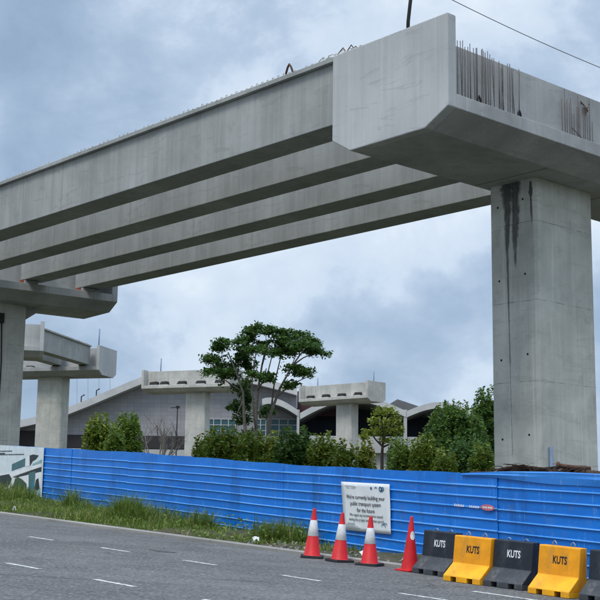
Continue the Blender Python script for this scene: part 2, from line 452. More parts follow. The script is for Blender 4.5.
# wet streaks on the left face
k = NT('damp_film', 0.5, 0.4)
k.b.inputs['Base Color'].default_value = (.075, .078, .075, 1)
av = k.n('ShaderNodeAttribute', attribute_name='wet')
nz = k.noise(k.mapping((5, 5, 1.2)), 2.0, 6, 0.7)
am = k.math('MULTIPLY', k.ramp(k.math('ADD', k.math('MULTIPLY', av.outputs['Fac'], .9), k.math('SUBTRACT', nz, .5)), [(0.18, 0), (0.95, 1)]), .86)
k.l(am, k.b.inputs['Alpha']); M['film'] = k.m
def streak(pts, x0):                                 # pts: (z below top, half width, x shift)
    b = MB(); L = []; Rr = []
    fine = []
    for i in range(len(pts) - 1):
        for q in range(6):
            f = q / 6; fine.append(tuple(a + (bb - a) * f for a, bb in zip(pts[i], pts[i + 1])))
    fine.append(pts[-1])
    zt = Z_B + o - .02
    for (dz, hw, sh) in fine:
        L.append((x0 + sh - hw * U(.8, 1.2), -PY - .003, zt - dz)); Rr.append((x0 + sh + hw * U(.8, 1.2), -PY - .003, zt - dz))
    me = bpy.data.meshes.new('damp_stain'); vs = []; al = []
    for l_, r_, (dz, hw, sh) in zip(L, Rr, fine):
        mx_ = (l_[0] + r_[0]) / 2; h_ = (r_[0] - l_[0]) / 2
        for f, a_ in ((-1.35, 0), (-.55, 1), (.55, 1), (1.35, 0)):
            vs.append((mx_ + h_ * f, l_[1], l_[2])); al.append(a_ * (1 - .75 * dz / 9.2) * min(1, (fine[-1][0] - dz) / .5))
    me.from_pydata(vs, [], [(4*i+j, 4*i+j+1, 4*i+j+5, 4*i+j+4) for i in range(len(fine) - 1) for j in range(3)])
    at_ = me.attributes.new('wet', 'FLOAT', 'POINT'); at_.data.foreach_set('value', al)
    me.materials.append(M['film']); me.update()
    ob = bpy.data.objects.new('damp_stain', me); COL.objects.link(ob); ob.parent = pr
    return ob
s_ = streak([(0, .24, 0), (.35, .20, 0), (.8, .14, .02), (1.5, .10, .0), (2.2, .055, -.02), (3.0, .035, 0), (6, .026, .03), (8.2, .022, .06), (9, .012, .07)], -.19)
s_ = streak([(0, .20, 0), (.5, .17, 0.02), (1.2, .14, .0), (1.6, .13, -.02), (2.1, .07, -.02), (2.9, .02, -.02)], .12)
s_ = streak([(.1, .04, 0), (.45, .085, 0), (.6, .03, 0), (1.2, .04, .02), (1.6, .02, .02)], .73)
for x, dz in ((-.55, .72), (.42, .62), (-.53, 3.05), (.46, 2.95), (-.5, 5.5), (.5, 5.4), (-.5, 7.9), (.5, 7.8)):
    b = MB(); n = 10
    b.prism([(x + .035 * math.cos(6.283*i/n), -PY - .001, Z_B + o - dz + .035 * math.sin(6.283*i/n)) for i in range(n)],
            [(x + .035 * math.cos(6.283*i/n), -PY - .004, Z_B + o - dz + .035 * math.sin(6.283*i/n)) for i in range(n)])
    b.build('tie_hole', M['hole'], pr)
b = MB(); b.tube([(PX + .06, -PY + .42, -.4), (PX + .06, -PY + .42, 3.95 - ground(*sf(RX, RY).xy) + 0.0)], .055, 10); b.build('drain_pipe', M['bluepipe'], pr, smooth=True)
# starter bars on the near cap, each its own part
def bar(parent, x, y, z0, z1, r=.016, lean=(0, 0), kink=0):
    b = MB()
    pts = [(x, y, z0), (x + lean[0] * .5, y + lean[1] * .5, (z0 + z1) / 2 + kink), (x + lean[0], y + lean[1], z1)]
    b.tube(pts, r, 6); return b.build('rebar', M['rebar'], parent, smooth=True)
for i in range(44):
    y = NEAR + .40 + i * .094 + U(-.02, .02)
    tall = Z_ST + o + U(.0, .17) if i < 32 else Z_ST + o - U(-.05, .2)
    bar(capr, SR + U(.05, .12), y, Z_LT + o - .02, tall, .0115, (U(-.02, .03), (U(-.16, -.06) if i % 5 == 1 else U(-.04, .04))))
for y, ln in ((NEAR + .5, .55), (NEAR + .75, .5), (NEAR + .62, .62)):
    bar(capr, SR + .16, y - .1, Z_LT + o, Z_ST + o - .35, .015, (0, ln))
for i in range(14):
    y = -.85 + i * .12 + U(-.02, .02)
    bar(capr, SR + U(.05, .1), y, Z_LT + o - .02, Z_ST + o - U(.05, .8), .0115, (0, U(-.06, .06)))
bar(capr, SR + .2, -.5, Z_LT + o + .75, Z_LT + o + .25, .016, (0, 1.1))
for (y0, cnt) in ((NEAR + 2.1, 7),):                  # tangle of bent bars and loops
    for i in range(cnt):
        b = MB(); yy = y0 + i * .22; h = U(.25, .75)
        b.tube([(SR + .18, yy, Z_LT + o), (SR + .2, yy + U(-.1, .1), Z_LT + o + h), (SR + .22, yy + U(.2, .45), Z_LT + o + h * U(.2, .6)), (SR + .2, yy + U(.3, .5), Z_LT + o)], .014, 6)
        b.build('rebar', M['rebar'], capr, smooth=True)
for y in (NEAR + 1.55, NEAR + 3.3):
    b = MB(); b.tube([(CR - .25, y - .07, Z_LT + o - .02), (CR - .25, y - .05, Z_LT + o + .22), (CR - .25, y, Z_LT + o + .30), (CR - .25, y + .05, Z_LT + o + .22), (CR - .25, y + .09, Z_LT + o - .02)], .028, 8)
    b.build('lifting_loop', M['black'], capr, smooth=True)
b = MB()                                             # torn netting hanging over the stem
for i in range(9):
    y = .15 + U(0, .6); z = Z_ST + o - U(.12, .5)
    b.tube([(SR + .05, y, z), (SR + .07, y + U(-.35, .35), z + U(-.3, .10))], .02, 4)
b.build('torn_netting', M['rust'], capr)
b = MB(); b.tube([(.98, NEAR + .2, Z_T + o - .05), (1.04, NEAR + .15, Z_T + o + .25), (1.45, NEAR + .1, Z_T + o + 2.6)], .05, 8)
b.build('steel_post', M['pad'], capr, smooth=True)

# --- girders of the main span
GX0, GX1 = -55.35, -24.35
GB, GZ0, GZT, FT, FL = 1.131, 11.46 + SZ, 13.347 + SZ, .145, .15
def gslope(x): return -0.0081 * (x + 22.6)
def make_girder(name, frm, x0, x1, slope, zoff, hook=False, w=GB, mat=None):
    t = empty(name, (0, 0, 0)); t.parent = None
    mat = mat or M['girder']
    b = MB()
    zb, zt = GZ0 + zoff, GZT + zoff
    sec = [(0, zb), (w, zb), (w, zt), (0, zt)]
    b.prism([(x0, y, z + slope(x0)) for y, z in sec], [(x1, y, z + slope(x1)) for y, z in sec])
    b.build('web', mat, t, bevel=.02)
    b = MB()
    sec = [(-FL, zt), (w + FL, zt), (w + FL, zt + FT), (-FL, zt + FT)]
    b.prism([(x0, y, z + slope(x0)) for y, z in sec], [(x1, y, z + slope(x1)) for y, z in sec])
    fl = b.build('top_flange', mat, t, bevel=.012)
    for y in (-.03, w + .02):                        # bent stirrup bars standing out of the flange, one long zigzag each side
        b = MB(); P_ = []; x = x0 + .1
        while x < x1 - .1:
            z = zt + FT + slope(x); h = U(.05, .12)
            P_ += [(x, y, z - .02), (x + .03, y, z + h), (x + .10, y, z + h), (x + .13, y, z - .02)]; x += .26
        b.tube(P_, .016, 4); b.build('stirrup_bar', M['pale'], fl)
    return t, zt
glab = ['nearest grey concrete girder of the main span, fully lit with a lifting hook on top',
        'second girder of the main span, shaded, just behind the nearest one',
        'third girder of the main span, shaded, between second and farthest',
        'farthest girder of the main span, with open sky below its edge']
for i in range(4):
    t, zt = make_girder('bridge_girder', None, GX0, GX1, gslope, 0)
    p = sf(0, GY[i] + RY); t.location = (p.x, p.y, 0); t.rotation_euler = (0, 0, RZ)
    tag(t, glab[i], 'girder', 'girders of the main span')
    if i == 0:
        b = MB(); hx = -27.95; z = zt + FT + gslope(hx)
        b.tube([(hx - .28, .25, z - .02), (hx - .10, .25, z + .42), (hx - .02, .25, z + .52), (hx + .06, .25, z + .42), (hx + .26, .25, z - .02)], .035, 8)
        b.build('lifting_hook', M['rust'], t, smooth=True)
        fl_ = [c_ for c_ in t.children if c_.name.startswith('top_flange')][0]
        for q in range(9):
            x = -25.6 + U(-.9, .75); z = zt + FT + gslope(x)
            b = MB(); b.tube([(x - .25, .1, z), (x - .12, .12, z + U(.12, .3)), (x + .1, .1, z + U(.15, .32)), (x + .3, .14, z)], .018, 5)
            b.build('bent_bar', M['pale'] if q % 3 else M['rust'], fl_, smooth=True)

# --- the pier at the far end of the main span
pl, capl, ol = make_pier('bridge_pier', sf(RX - 33.9, RY - 1.0), RZ, 0.30, (M['pier'], M['cap'], M['cap']), far=5.75, cap_rot=math.radians(-5.0), py=(-PY, PY))
tag(pl, 'large shaded concrete pier at left edge carrying the far end of the main span', 'bridge pier', 'concrete piers of the viaduct')
for i in range(4):
    y = GY[i] + 1.0 + .565
    b = MB(); b.box(SR + .5, y - .35, Z_LT + ol - .02, CR - .12, y + .35, Z_LT + ol + .17); b.build('bearing_pedestal', M['cap'], capl)
    b = MB(); b.box(SR + .55, y - .42, Z_LT + ol - .01, CR - .3, y - .355, Z_LT + ol + .2); b.build('bearing_clamp', M['orange'], capl)
b = MB()                                             # haunch where the far pier meets its cap
b.prism([(BL, PY - .02, Z_B + ol - 1.0), (BL, PY + .06, Z_B + ol - .75), (BL, PY + 1.15, Z_B + ol + .01), (BL, PY - .02, Z_B + ol + .01)],
        [(.3, PY + .001, Z_B + ol - 1.0), (.3, PY + .06, Z_B + ol - .75), (.3, PY + 1.15, Z_B + ol + .01), (.3, PY + .001, Z_B + ol + .01)])
b.build('haunch', M['cap'], capl)
b = MB(); b.tube([(PX + .04, .1, -.2), (PX + .04, .16, 6), (PX + .04, .05, 8.2)], .03, 6); b.build('cable', M['black'], pl, smooth=True)
b = MB(); b.box(PX, -.22, 7.95, PX + .18, .12, 8.45); b.build('junction_box', M['black'], pl)

# --- the second line of piers, farther off
def far_pier(px, pyl, d, ydir, ref, lab, mats, peds, cap_rot=0):
    P = at(px, 440, d); P.z = 0
    Yd = Vector((*ydir, 0)).normalized(); Xd = Vector((Yd.y, -Yd.x, 0))
    zz = at(*ref).z - (0.2 if px == 51 else 0)      # height of the ledge underside seen in the photograph
    t, cap, o = make_pier('bridge_pier', P, math.atan2(Xd.y, Xd.x), zz - Z_LB, mats, far=6.35 if px == 51 else FAR)
    tag(t, lab, 'bridge pier', 'concrete piers of the viaduct')
    return t, cap, o, P, Xd, Yd
mats_far = (M['pale'], M['pale'], M['pale'])
pc, capc, oc, Pc, Xc, Yc = far_pier(-30, 0, 106, (.972, .20), (39, 351, 106), 'concrete pier beyond the left edge pier, its cap end peeping out beside it', (M['pier'], M['cap'], M['cheek']), 0)
p2, cap2, o2, P2, X2, Y2 = far_pier(51, 0, 132, (.965, -.26), (98.5, 370, 131), 'pale concrete pier between left edge pier and station hall, girder resting on its cap', (M['pier'], M['cap'], M['cheek']), 0)
p3, cap3, o3, P3, X3, Y3 = far_pier(197, 0, 168, (.935, -.354), (147.5, 390, 171), 'free standing pale concrete pier without girders in front of the curved station hall', mats_far, 0)
p4, cap4, o4, P4, X4, Y4 = far_pier(347, 0, 186, (.77, -.64), (308, 403, 191), 'farthest free standing pale concrete pier without girders, right of the umbrella tree', mats_far, 0)
def lumps(cap, o, ys, dark=True):
    for y in ys:
        b = MB(); b.box(SR + .05, y - .72, Z_LT + o - .01, CR - .25, y + .72, Z_LT + o + .12)
        b.build('bearing_pedestal', M['pale'], cap)
        b = MB(); z = Z_LT + o + .12; w = U(.52, .62)
        b.prism([(SR + .1, y - w, z), (CR - .3, y - w, z), (CR - .3, y + w, z), (SR + .1, y + w, z)],
                [(SR + .1, y - w * U(.7, .95), z + U(.38, .52)), (CR - .45, y - w * U(.6, .95), z + U(.36, .5)), (CR - .45, y + w * U(.6, .95), z + U(.36, .5)), (SR + .1, y + w * .9, z + .46)])
        b.build('bearing_pad', M['pad'], cap)
lumps(cap3, o3, (-5.75, -4.2, -1.6, 1.2, 4.0)); lumps(cap4, o4, (-5.6, -2.6, .4, 3.4))
for cap, o, lst in ((cap2, o2, ((5.2, 2.2), (-1, .8))), (cap3, o3, ((-5.6, 1.9),)), (cap4, o4, ((-5.4, 1.3), (5.2, 1.6)))):
    for y, h in lst:
        b = MB(); b.tube([(.4, y, Z_ST + o - .1), (.45, y + .06, Z_ST + o + h)], .07, 6); b.build('steel_post', M['bluepipe'], cap, smooth=True)
# girders between the hidden pier and the second one
def span_girder(wy_c, wy_2, lab):
    a = Pc + Yc * wy_c - Xc * 1.0; b_ = P2 + Y2 * wy_2 + X2 * 2.0
    a = Vector((a.x, a.y, 0)); b_ = Vector((b_.x, b_.y, 0))
    d = (b_ - a); L = d.length; d.normalize()
    za, zb = Z_LT + oc + pc.location.z, Z_LT + o2 + p2.location.z
    off = za + .24 - GZ0
    t, zt = make_girder('bridge_girder', None, 0, L, lambda x: (zb - za) * x / L, off, mat=M['girder'])
    t.location = (a.x, a.y, 0); t.rotation_euler = (0, 0, math.atan2(d.y, d.x))
    tag(t, lab, 'girder', 'girders of the distant span')
span_girder(5.1, 5.0, 'pale outer girder of the distant span behind the left edge pier, facing the open sky')
span_girder(1.9, 1.8, 'inner girder of the distant span, in shade behind its outer girder')
pedestals(cap2, o2, (4.2, 1.2, -1.8, -4.8), (1,), .9)

# ------------------------------------------------------------------ blue hoarding
FA = Vector((-8.14, 40.42, 0)); FD = Vector((2.02 + 8.14, 24.84 - 40.42, 0)).normalized(); FN = Vector((FD.y, -FD.x, 0))
if FN.y > 0: FN = -FN                                # towards the road
def fz(u):
    p = FA + FD * u; return ground(p.x, p.y)
def fp(u, v, n=0.0):
    p = FA + FD * u + FN * n; return Vector((p.x, p.y, fz(u) + v))
HT = [(-20, 1.78), (0, 1.76), (7, 1.76), (11, 1.72), (14.5, 1.68), (19, 1.70), (21.3, 1.72), (23, 1.74), (40, 1.76)]
def fh(u):
    for (a, ha), (b, hb) in zip(HT[:-1], HT[1:]):
        if a <= u <= b: return ha + (hb - ha) * (u - a) / (b - a)
    return 1.75
fence = tag(empty('hoarding_fence', fp(10, 0)), 'long blue ribbed metal site hoarding running along the road', 'fence')
inv = Vector(fence.location)
prof_v = [(0.02, 0)]
for kk in range(8):
    vv = .13 + kk * .196
    prof_v += [(vv - .07, .0), (vv - .016, .003), (vv - .007, .022), (vv + .004, .022), (vv + .015, .0)]
prof_v.append((1.0, 'top'))
u = -16.0; pi_ = 0
while u < 36:
    L = U(2.6, 4.4)
    b = MB(); nseg = 8; rows = []
    ph = R() * 6
    for i in range(nseg + 1):
        uu = u + (L + .05) * i / nseg
        wob = .012 * math.sin(uu * 1.3 + ph) + .004 * (pi_ % 2)
        hh = fh(uu) + .012 * math.sin(uu * 2.1 + ph)
        rows.append([fp(uu, (hh if q == 'top' else v + .006 * math.sin(uu + ph)), wob + (0 if q == 'top' else q)) - inv for v, q in prof_v])
    b.add([p for r in rows for p in r], [(i*len(prof_v)+j, (i+1)*len(prof_v)+j, (i+1)*len(prof_v)+j+1, i*len(prof_v)+j+1) for i in range(nseg) for j in range(len(prof_v)-1)])
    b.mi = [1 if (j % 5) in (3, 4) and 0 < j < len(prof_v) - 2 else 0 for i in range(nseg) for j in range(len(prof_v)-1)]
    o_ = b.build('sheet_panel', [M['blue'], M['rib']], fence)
    sl = o_.modifiers.new('thick', 'SOLIDIFY'); sl.thickness = .004
    b = MB(); p0 = fp(u, -.3, -.06) - inv; p1 = fp(u, fh(u) - .03, -.06) - inv
    b.tube([p0, p1], .03, 6); b.build('post', M['steel'], fence)
    u += L; pi_ += 1
# top rail
b = MB(); b.tube([fp(q, fh(q) - .03, -.03) - inv for q in [-16 + i for i in range(52)]], .022, 6); b.build('top_rail', M['blue'], fence)
# loose folded sheet over the top on the right
b = MB(); rows = []
for i in range(41):
    uu = 20.5 + i * .2
    f = min(1, i / 12)
    base = fh(uu)
    w = math.sin(i * .45) * .010 + math.sin(i * .17) * .02
    rows.append([fp(uu, base - .09 * f - .05 + w, .028), fp(uu, base - .03 + w, .046 + .012 * math.sin(i * .4)), fp(uu, base + .03 * f, .036), fp(uu, base + .055 * f + w, .040), fp(uu, base + .09 * f + .015 * math.sin(i * .3), .012), fp(uu, base + .085 * f, -.03)])
    rows[-1] = [p - inv for p in rows[-1]]
b.add([p for r in rows for p in r], [(i*6+j, (i+1)*6+j, (i+1)*6+j+1, i*6+j+1) for i in range(40) for j in range(5)])
o_ = b.build('loose_sheet', M['blue2'], fence)
sl = o_.modifiers.new('thick', 'SOLIDIFY'); sl.thickness = .004

def text_mesh(lines, mat, name, parent=None):
    # lines: (string, size, x, y, align, xscale, bold offset); returns ONE flat mesh in the XY plane
    me = MB()
    dg = bpy.context.evaluated_depsgraph_get()
    for (st, size, x, y, al, xs, off) in lines:
        cu = bpy.data.curves.new('t', 'FONT'); cu.body = st; cu.size = size; cu.align_x = al; cu.align_y = 'CENTER'
        cu.offset = off; cu.extrude = 0.0; cu.resolution_u = 3
        ob = bpy.data.objects.new('t', cu); COL.objects.link(ob)
        bpy.context.view_layer.update()
        dg = bpy.context.evaluated_depsgraph_get()
        ms = bpy.data.meshes.new_from_object(ob.evaluated_get(dg))
        me.add([(v.co.x * xs + x, v.co.y + y, 0) for v in ms.vertices], [tuple(p.vertices) for p in ms.polygons])
        bpy.data.objects.remove(ob); bpy.data.curves.remove(cu); bpy.data.meshes.remove(ms)
    return me

# white notice on the hoarding: quad measured on the fence, flat board 6 mm thick
sg = tag(empty('notice_banner', fp(17.4, .9, .05)), 'white printed notice banner fixed to the blue hoarding behind the cones', 'notice')
inv = Vector(sg.location)
q00, q10, q11, q01 = (16.80, .40), (18.39, .43), (18.345, 1.41), (16.666, 1.39)
SW, SH = 1.66, .95
def sq(x, y, n):                                     # x, y in 0..1 on the notice
    a = (q00[0]*(1-x)*(1-y) + q10[0]*x*(1-y) + q11[0]*x*y + q01[0]*(1-x)*y, q00[1]*(1-x)*(1-y) + q10[1]*x*(1-y) + q11[1]*x*y + q01[1]*(1-x)*y)
    return fp(a[0], a[1], n) - inv
b = MB(); N = 12
b.add([sq(i/N, j/N, .062 + .006 * math.sin(i*1.1) * math.sin(j*.7)) for i in range(N+1) for j in range(N+1)], [(i*(N+1)+j, (i+1)*(N+1)+j, (i+1)*(N+1)+j+1, i*(N+1)+j+1) for i in range(N) for j in range(N)])
o_ = b.build('banner_sheet', M['white'], sg, smooth=True); sl = o_.modifiers.new('thick', 'SOLIDIFY'); sl.thickness = .003
for ln in (("We're currently building your", .112, .83, .66, 'CENTER', .98, .001), ('public transport system', .112, .83, .535, 'CENTER', 1.0, .001), ('for the future', .112, .83, .41, 'CENTER', 1.0, .001),
           ('We regret any inconvenience caused', .078, .83, .315, 'CENTER', 1.0, .0005), ('during the project construction period', .078, .83, .225, 'CENTER', 1.0, .0005)):
    t = text_mesh([ln], None, '')
    t.v = [tuple(sq(x / SW, y / SH, .072)) for x, y, z in t.v]; t.build('lettering', M['ink'], sg, fix=False)
t = MB()                                             # faint small print and emblems
for x0, y0, w in [(.10, .115, .30), (.10, .085, .42), (.10, .06, .5), (.10, .035, .45), (.16, .14, .22), (.14, .865, .32), (.18, .83, .10), (.34, .83, .08), (.44, .85, .1)]:
    x = x0
    while x < x0 + w:
        l = U(.02, .06); t.face([tuple(sq(a / SW, c / SH, .0715)) for a, c in ((x, y0), (x + l, y0), (x + l, y0 + .013), (x, y0 + .013))]); x += l + .012
t.build('small_print', M['inkgrey'], sg, fix=False)
t = MB()
def disc(t, cx, cy, r0, r1, a0, a1, n=14):
    for i in range(n):
        aa, bb = a0 + (a1-a0)*i/n, a0 + (a1-a0)*(i+1)/n
        t.face([tuple(sq((cx + r*math.cos(a)) / SW, (cy + r*math.sin(a)) / SH, .0715)) for r, a in ((r0, aa), (r1, aa), (r1, bb), (r0, bb))])
disc(t, 1.36, .845, .028, .052, 0, 6.283); disc(t, 1.40, .82, .01, .03, 0, 6.283); disc(t, 1.44, .85, .02, .04, 0, 6.283)
disc(t, 1.21, .84, .03, .045, .4, 2.9); disc(t, 1.42, .10, .07, .085, .3, 2.6); disc(t, 1.48, .09, .10, .115, .9, 2.3)
disc(t, 1.05, .85, 0, .03, 0, 6.283)
t.build('emblem', M['inkblue'], sg, fix=False)

# small sticker and lettering scrap farther right
st = tag(empty('sticker', fp(21.2, 1.12, .05)), 'small faded pink sticker stuck on the blue hoarding above the yellow barrier', 'sticker')
inv = Vector(st.location)
M['pink'] = plain('faded_pink_print', (0.55, 0.16, 0.20), 0.5)
b = MB(); cx, cy = 21.22, 1.125
b.prism([fp(cx + .19 * math.cos(a), cy + .055 * math.sin(a), .046) - inv for a in [6.283 * i / 14 for i in range(14)]], [fp(cx + .19 * math.cos(a), cy + .055 * math.sin(a), .049) - inv for a in [6.283 * i / 14 for i in range(14)]])
b.build('sticker_face', M['pink'], st)
b = MB()
for x, w in [(21.09, .05), (21.15, .06), (21.23, .05), (21.29, .06)]:
    b.face([fp(x, 1.11, .051) - inv, fp(x + w, 1.11, .051) - inv, fp(x + w, 1.14, .051) - inv, fp(x, 1.14, .051) - inv])
b.build('sticker_print', M['white'], st, fix=False)
for x0, lab in ((20.30, 'tiny illegible white word on the blue hoarding, farther from the pink sticker'), (20.72, 'tiny illegible white word on the blue hoarding, next to the pink sticker')):
    b = MB(); b.face([fp(x0, 1.098, .0455), fp(x0 + .27, 1.098, .0455), fp(x0 + .27, 1.103, .0455), fp(x0, 1.103, .0455)])
    for i in range(6):
        x = x0 + i * .048
        b.add([fp(x, 1.103, .0455), fp(x + .030, 1.103, .0455), fp(x + .030, 1.143 - U(0, .012), .0455), fp(x, 1.143 - U(0, .012), .0455)], [(0, 1, 2, 3)])
    tag(b.build('wall_lettering', M['whitepaint'], fix=False), lab, 'lettering', 'lettering on the hoarding')

# printed billboard at the left end
bb = tag(empty('billboard', fp(-4, 0, .07)), 'big printed picture board of an elevated railway at the left end of the hoarding', 'billboard')
inv = Vector(bb.location)
b = MB()
MP = [plain('print_' + n_, c_, .5, .3, .12, 3) for n_, c_ in (('pale_sky', (.66, .73, .76)), ('white', (.78, .80, .80)), ('teal', (.07, .16, .18)), ('dark', (.025, .035, .04)), ('green', (.05, .10, .05)), ('mint', (.26, .42, .42)), ('ink', (.02, .02, .03)), ('glass', (.04, .20, .25)))]
def poly(pts, mi, n):                                # u, v in metres from the right end (u negative leftwards)
    b.face([fp(p[0], p[1], n) - inv for p in pts], mi)
sc_ = 0.0338
def bpx(x, y):                                       # approx. sheet coordinates of the print
    return (-.05 - (43 - x) * .073, (503 - (43 - x) * .11 - y) / (56 - (43 - x) * .05) * 1.76)
rows = [[fp(uu, v, .058) - inv for v in (.05, 1.76)] for uu in (-12, -8, -4, -.02)]
b.add([p for r in rows for p in r], [(2*i, 2*i+2, 2*i+3, 2*i+1) for i in range(3)], 0)
def pp(pts, mi, lay): poly([bpx(*p) for p in pts], mi, .0585 + .0015 * lay)
pp([(-60, 478), (42, 470), (42, 503), (-60, 503)], 5, 1)
pp([(-30, 474), (42, 472), (42, 488), (-30, 495)], 1, 2)
pp([(5, 464), (22, 457.5), (22, 466), (5, 471)], 2, 3)
pp([(22, 457.5), (27, 455), (27, 466), (22, 466)], 1, 3)
pp([(27, 455), (31, 454), (38, 455), (35, 459), (31, 461), (28, 466)], 3, 3)
pp([(31, 464), (42, 459), (42, 463), (32, 466)], 5, 3)
pp([(0, 474), (42, 463), (42, 467), (18, 474), (6, 478), (0, 479)], 1, 4)
pp([(6, 477), (18, 473.5), (42, 466.5), (42, 471.5), (30, 474), (10, 478)], 3, 4)
pp([(27, 473), (35, 471), (35, 492), (28, 494)], 2, 5)
pp([(30, 483), (35, 481), (35, 487), (28, 488)], 7, 6)
pp([(36, 480), (39, 478), (41, 488), (38, 491), (35, 489)], 3, 5)
pp([(10, 479), (14, 477), (20, 480), (25, 484), (26, 494), (12, 494), (8, 488)], 4, 5)
pp([(-12, 476), (2, 474), (6, 479), (2, 487), (-12, 490)], 3, 5)
pp([(-40, 452), (-5, 452), (-5, 453), (-40, 453)], 6, 5)
for y, x1 in ((449.6, 3), (453.2, 20)):
    x = -40
    while x < x1:
        l = U(.8, 2); pp([(x, y), (x + l, y), (x + l, y + 1.1), (x, y + 1.1)], 6, 5); x += l + .5
o_ = b.build('print_sheet', MP, bb, fix=False)
b = MB(); b.prism([fp(-12, .05, .045) - inv, fp(-.02, .05, .045) - inv, fp(-.02, 1.76, .045) - inv, fp(-12, 1.76, .045) - inv], [fp(-12, .05, .057) - inv, fp(-.02, .05, .057) - inv, fp(-.02, 1.76, .057) - inv, fp(-12, 1.76, .057) - inv])
b.build('backing_board', M['white'], bb)

# ------------------------------------------------------------------ cones
def lathe(b, prof_, n=28, mi=0, c=(0, 0), cap_top=True):
    base = len(b.v)
    for r, z in prof_:
        for i in range(n): b.v.append((c[0] + r * math.cos(6.283185*i/n), c[1] + r * math.sin(6.283185*i/n), z))
    for j in range(len(prof_) - 1):
        for i in range(n):
            b.f.append((base+j*n+i, base+j*n+(i+1) % n, base+(j+1)*n+(i+1) % n, base+(j+1)*n+i)); b.mi.append(mi)
    if cap_top:
        e = base + (len(prof_)-1)*n; b.f.append(tuple(e+i for i in range(n))); b.mi.append(mi)
NRM = Vector((0.04328462, -0.04498377, 0.99804955))
def make_cone():
    t = empty('traffic_cone', (0, 0, 0))
    b = MB()
    w = .20
    def rr(h, z): return [(sx * (h - (0 if k_ else .04)), sy * (h - (.04 if k_ else 0)), z) for sx, sy, k_ in ((-1,-1,0),(1,-1,0),(1,-1,1),(1,1,1),(1,1,0),(-1,1,0),(-1,1,1),(-1,-1,1))]
    b.prism(rr(.215, 0), rr(.205, .045)); b.build('base', M['black'], t, bevel=.008)
    b = MB(); lathe(b, [(.165, .045), (.150, .06), (.030, .885), (.026, .90), (.016, .90), (.014, .88)]); b.build('body', M['red'], t, smooth=True)
    b = MB()
    r = lambda z: .150 - (.120) * (z - .06) / .825 + .0035
    lathe(b, [(r(.40) - .003, .398), (r(.40), .402), (r(.685), .683), (r(.687) - .003, .687)], cap_top=False); sl_ = b.build('reflective_sleeve', M['refl'], t, smooth=True)
    return t
cone = make_cone()
cones = [(16.74, 16.50, 0, 'leftmost red and white traffic cone by the kerb, just left of the notice'), (16.00, 16.47, .5, 'red and white traffic cone in front of the left edge of the notice'),
         (15.31, 16.52, 1.1, 'red and white traffic cone in front of the right half of the notice')]
q0 = Vector((0, 0, 1)).rotation_difference(NRM)
def set_tilt(o, rz, extra=(0, 0)):
    e = (Matrix.Rotation(extra[0], 4, 'X') @ Matrix.Rotation(extra[1], 4, 'Y')) @ q0.to_matrix().to_4x4() @ Matrix.Rotation(rz, 4, 'Z')
    o.rotation_euler = e.to_euler()
for i, (s, c, rz, lab) in enumerate(cones):
    o_ = cone if i == 0 else copy_tree(cone)
    o_.location = rp(s, c, .002); set_tilt(o_, rz, ((0, 0), (0, .015), (.01, -.02))[i])
    tag(o_, lab, 'traffic cone', 'cones along the kerb')
    o_.scale = (1, 1, (1.0, .97, .95)[i])
# the plain one, squashed, with a torn round patch
t = empty('traffic_cone', rp(14.32, 16.47, .002)); set_tilt(t, .6, (0, -.035))
tag(t, 'plain red traffic cone without white band, leaning beside the first black barrier', 'traffic cone', 'cones along the kerb')
b = MB(); lathe(b, [(.17, .03), (.16, .06), (.13, .2), (.085, .5), (.028, .93), (.022, .95), (.012, .95)]);
b.v = [(x * 1.0 + .03 * z * z, y * .9, z * .97) for x, y, z in b.v]; b.build('body', M['red'], t, smooth=True)
b = MB(); b.box(-.19, -.19, 0, .19, .19, .035); b.build('base', M['red'], t, bevel=.012)
b = MB(); n = 14
cam_side = Vector((.40, -.90, 0)).normalized()
rr_ = t.rotation_euler.to_matrix().inverted() @ cam_side
an = math.atan2(rr_.y, rr_.x)
for i in range(6):                                   # patch follows the cone surface
    for j in range(6):
        pass
pts = []
def cs(a, z):
    r = .085 + (.028 - .085) * (z - .5) / .43 + .004
    return (r * math.cos(a) + .03 * z * z, r * .9 * math.sin(a), z)
NPT = 16
ce = cs(an, .60)
for i in range(NPT):
    a = 6.283 * i / NPT
    b.face([cs(an, .60), cs(an + .62 * math.cos(a), .60 + .075 * math.sin(a)), cs(an + .62 * math.cos(a + 6.283/NPT), .60 + .075 * math.sin(a + 6.283/NPT))])
b.build('torn_sleeve_patch', M['refl'], t, fix=False)

